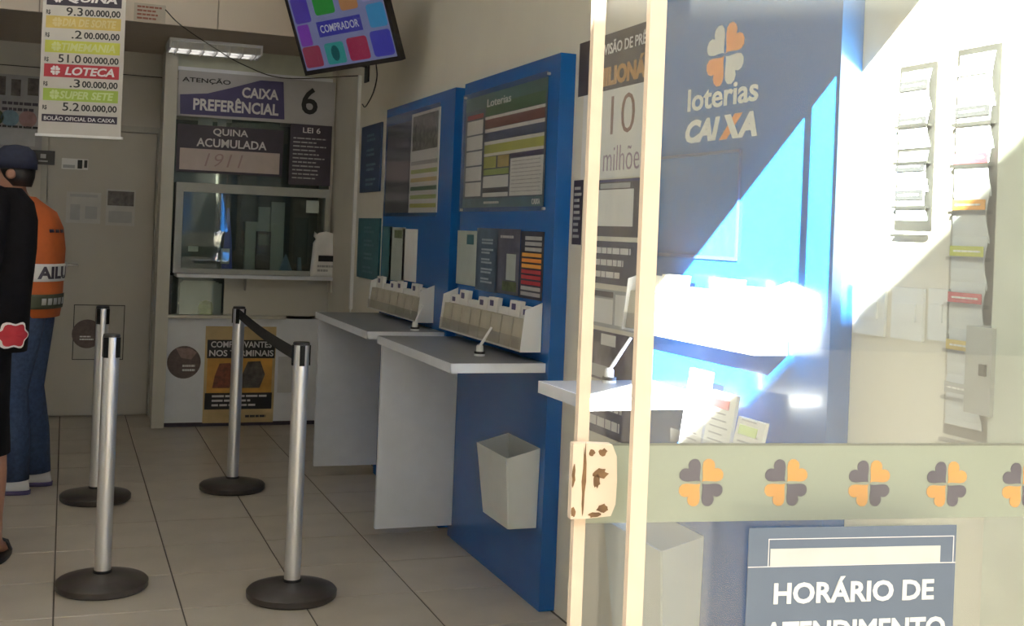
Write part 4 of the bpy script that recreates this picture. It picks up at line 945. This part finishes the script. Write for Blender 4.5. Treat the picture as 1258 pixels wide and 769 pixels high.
def eyes(t, hunch):
    for sg_ in (-1, 1):
        bm = new(); lathe(bm, (.03*sg_, .095+hunch*1.3, 1.64), [(0, -.010), (.009, -.004), (.010, .003), (0, .010)], 10, (0, 1, 0)); lobj('eye', bm, PAPER, t)
        bm = new(); lathe(bm, (.075*sg_, .005+hunch*1.3, 1.625), [(.0, 0), (.022, .004), (.026, .012), (.015, .016), (0, .014)], 12, (sg_, -.35, 0)); lobj('ear', bm, SKIN, t)
    bm = new(); tube(bm, [(-.022, .098+hunch*1.3, 1.575), (0, .106+hunch*1.3, 1.574), (.022, .098+hunch*1.3, 1.575)], .005, 6); lobj('mouth', bm, mat('lips', (.24, .09, .07), .5), t)

# --- person in black, cut by the frame edge, seen from behind
f1 = onz(-55, 690)
p1_ = thing('person', 'person in long black coat with red patch on the sleeve, at left edge', 'person', (f1.x, f1.y, 0))
p1_.rotation_euler = (0, 0, math.radians(-10)); p1_.scale = (1.05, 1.05, 1.05)
arms = dict(l=((-.24, .0, 1.15), (-.22, .14, .95), (0, .4, -1)), r=((.19, -.01, 1.14), (.13, .14, 1.0), (-.7, .5, -.1)))
V, E = base_body(arms, st=.035); skin('body', V, E, 'pelvis', SKIN, p1_); eyes(p1_, 0)
bm = loft([(0, 0, .43, .185, .15), (0, 0, .60, .175, .14), (0, 0, .85, .175, .135), (0, 0, 1.05, .165, .125), (0, 0, 1.28, .185, .135), (0, 0, 1.42, .20, .12), (0, 0, 1.47, .17, .10), (0, 0, 1.50, .09, .08), (0, .005, 1.525, .066, .066)]); lobj('coat', bm, CLOTHB, p1_)
for s_ in (-1, 1):
    if s_ > 0: SR = [(.155, .02, .835, .074, .085), (.16, .01, .90, .076, .085), (.17, -.005, 1.05, .072, .082), (.18, -.01, 1.14, .070, .080), (.185, -.005, 1.25, .072, .08), (.19, 0, 1.36, .066, .075), (.175, 0, 1.43, .064, .072), (.14, 0, 1.485, .05, .055)]
    else: SR = [(-.215, .12, .90, .075, .09), (-.225, .06, 1.04, .074, .088), (-.235, .01, 1.14, .072, .085), (-.215, 0, 1.25, .07, .08), (-.19, 0, 1.36, .066, .075), (-.175, 0, 1.43, .064, .072), (-.14, 0, 1.485, .05, .055)]
    sl_ = lobj('sleeve', loft(SR, 24), CLOTHB, p1_)
    if s_ > 0:
        # plain lobed red patch with a pale outline near the sleeve end
        tc_ = math.radians(-62)
        for nm, mm, sc_, off in (('patch_outline', PAPER, 1.0, .007), ('red_patch', mat('red_cloth', (.42, .02, .035), .7), .84, .0095)):
            bm = new(); n = 40; ctr = bm.verts.new(on_loft(SR, tc_, .905, off+.001)); ring = []
            for k in range(n):
                a = 2*PI*k/n; rr = sc_*(1 + .13*math.cos(6*a)); ring.append(bm.verts.new(on_loft(SR, tc_ + .80*rr*math.cos(a), max(.842, .905 + .052*rr*math.sin(a)), off)))
            for k in range(n): bm.faces.new((ctr, ring[k], ring[(k+1) % n]))
            lobj(nm, bm, mm, sl_, smooth=False)
bm = loft([(0, -.03, 1.46, .075, .05), (0, -.025, 1.53, .088, .075), (0, -.012, 1.60, .092, .088), (0, -.004, 1.67, .092, .10), (0, -.005, 1.72, .078, .09), (0, -.005, 1.755, .045, .05), (0, -.005, 1.765, .01, .01)], 24); lobj('hair', bm, HAIR, p1_)
for s_ in (-1, 1):
    bm = loft([(.142*s_, .05, .0, .048, .14), (.142*s_, .05, .016, .048, .14), (.142*s_, .05, .022, .042, .13)], 20); lobj('sandal_sole', bm, BLACK, p1_)
    bm = new(); tube(bm, [(.142*s_-.045, .09, .02), (.142*s_-.03, .085, .06), (.142*s_, .085, .07), (.142*s_+.03, .085, .06), (.142*s_+.045, .09, .02)], .007, 8); lobj('sandal_strap', bm, BLACK, p1_)

# --- person in orange, profile to the left
f2 = onz(24, 601)
p2_ = thing('person', 'person in orange vest, dark cap and jeans standing by the back door', 'person', (f2.x, f2.y, 0))
p2_.rotation_euler = (0, 0, math.radians(75)); p2_.scale = (1.02, 1.02, 1.02)
hu = .06
arms = dict(l=((-.235, .05, 1.15), (-.20, .27, 1.12), (.1, 1, .1)), r=((.235, .05, 1.15), (.20, .27, 1.12), (-.1, 1, .1)))
V, E = base_body(arms, hu, dict(l=.02, r=-.03)); skin('body', V, E, 'pelvis', SKIN, p2_); eyes(p2_, hu)
TR = [(0, -.025, .90, .175, .13), (0, -.03, .98, .185, .135), (0, -.03, 1.10, .185, .137), (0, -.03, 1.25, .195, .14), (0, -.02, 1.36, .195, .135), (0, -.005, 1.44, .165, .115), (0, .035, 1.49, .10, .085), (0, .05, 1.515, .066, .07)]
vst = lobj('vest', loft(TR, 40), VEST, p2_)
for s_ in (-1, 1):
    bm = new(); tube(bm, [(.155*s_, .03, 1.43), (.20*s_, .035, 1.34), (.236*s_, .05, 1.15), (.222*s_, .15, 1.135)], [.068, .068, .058, .052], 16); lobj('vest_sleeve', bm, VEST, vst)
# bands round the vest; lettering wrapped on the side facing the entrance (the wearer's left / back)
lobj('white_band', wrap_patch(TR, math.radians(180), math.radians(290), 1.085, 1.175, .003), PAPER, vst)
lobj('dark_band', wrap_patch(TR, math.radians(180), math.radians(292), .945, 1.02, .003), mat('dark_olive_band', (.05, .06, .035), .7), vst)
def wraptext(s, t0, t1, z0, z1, m, off=.006):
    text('vest_lettering', s, None, (0, 0, 1, 1), 0, m, None, .04, mapf=lambda a, b, c: on_loft(TR, t0+(t1-t0)*a, z0+(z1-z0)*b, off+c*.6))
    o = COL.objects[-1]; o.location = (0, 0, 0); return o
def wrapped(s, t0, t1, z0, z1, m):
    vs_, fs = text_mesh(s, .04); x0 = min(v[0] for v in vs_); x1 = max(v[0] for v in vs_); y0 = min(v[1] for v in vs_); y1 = max(v[1] for v in vs_)
    bm = new(); vv = [bm.verts.new(on_loft(TR, t0+(t1-t0)*(x-x0)/(x1-x0), z0+(z1-z0)*(y-y0)/(y1-y0), .006+.001*(z > 0))) for x, y, z in vs_]
    for f in fs:
        try: bm.faces.new([vv[i] for i in f])
        except ValueError: pass
    lobj('lettering', bm, m, vst, smooth=False)
wrapped('AILU', math.radians(205), math.radians(288), 1.098, 1.162, DARK)
for k in range(5): lobj('band_print', wrap_patch(TR, math.radians(216+14*k), math.radians(226+14*k), .966, 1.0, .0055, 3, 2, .001), PGREY, vst)
for k in range(3): lobj('small_print', wrap_patch(TR, math.radians(232+16*k), math.radians(244+16*k), 1.335, 1.352, .003, 3, 2, .001), DARK, vst)
for s_, lg_ in ((-1, .02), (1, -.03)):
    bm = new(); tube(bm, [(.075*s_, -.01, .95), (.088*s_, 0, .86), (.095*s_, .02+lg_*.5, .52), (.098*s_, -.01+lg_*.8, .30), (.10*s_, -.025+lg_, .07)], [.11, .112, .078, .074, .068], 18); lobj('jeans_leg', bm, DENIM, p2_)
    sh = lobj('shoe', loft([(.104*s_, .045+lg_, .022, .047, .145), (.104*s_, .045+lg_, .05, .046, .142), (.103*s_, .02+lg_, .075, .042, .11), (.101*s_, -.02+lg_, .105, .04, .065), (.10*s_, -.03+lg_, .13, .038, .05)], 20), PAPER, p2_)
    lobj('sole', loft([(.104*s_, .045+lg_, .0, .050, .150), (.104*s_, .045+lg_, .022, .051, .152)], 20), mat('purple_rubber', (.09, .07, .17), .6), sh)
bm = loft([(0, -.005, .90, .168, .125), (0, 0, .99, .165, .12)], 28); lobj('jeans_waist', bm, DENIM, p2_)
hc = .02+hu*1.3
bm = loft([(0, hc-.012, 1.655, .088, .108), (0, hc-.014, 1.70, .088, .106), (0, hc-.014, 1.745, .078, .092), (0, hc-.014, 1.772, .05, .06), (0, hc-.014, 1.78, .012, .012)], 28, p=2.1); cp = lobj('cap', bm, CAPC, p2_)
bm = new(); pp = [(-.075, hc+.07), (-.065, hc+.13), (-.03, hc+.165), (0, hc+.172), (.03, hc+.165), (.065, hc+.13), (.075, hc+.07)]
lo = [bm.verts.new((x, y, 1.652-(y-hc)*.12)) for x, y in pp]; hi = [bm.verts.new((x, y, 1.658-(y-hc)*.12)) for x, y in pp]
bm.faces.new(lo); bm.faces.new(hi)
for k in range(len(pp)): j = (k+1) % len(pp); bm.faces.new((lo[k], lo[j], hi[j], hi[k]))
lobj('cap_peak', bm, CAPC, cp, smooth=False)
bm = loft([(0, hc-.045, 1.565, .062, .05), (0, hc-.03, 1.61, .080, .078), (0, hc-.02, 1.656, .084, .092)], 24, p=2.1); lobj('hair', bm, HAIR, p2_)
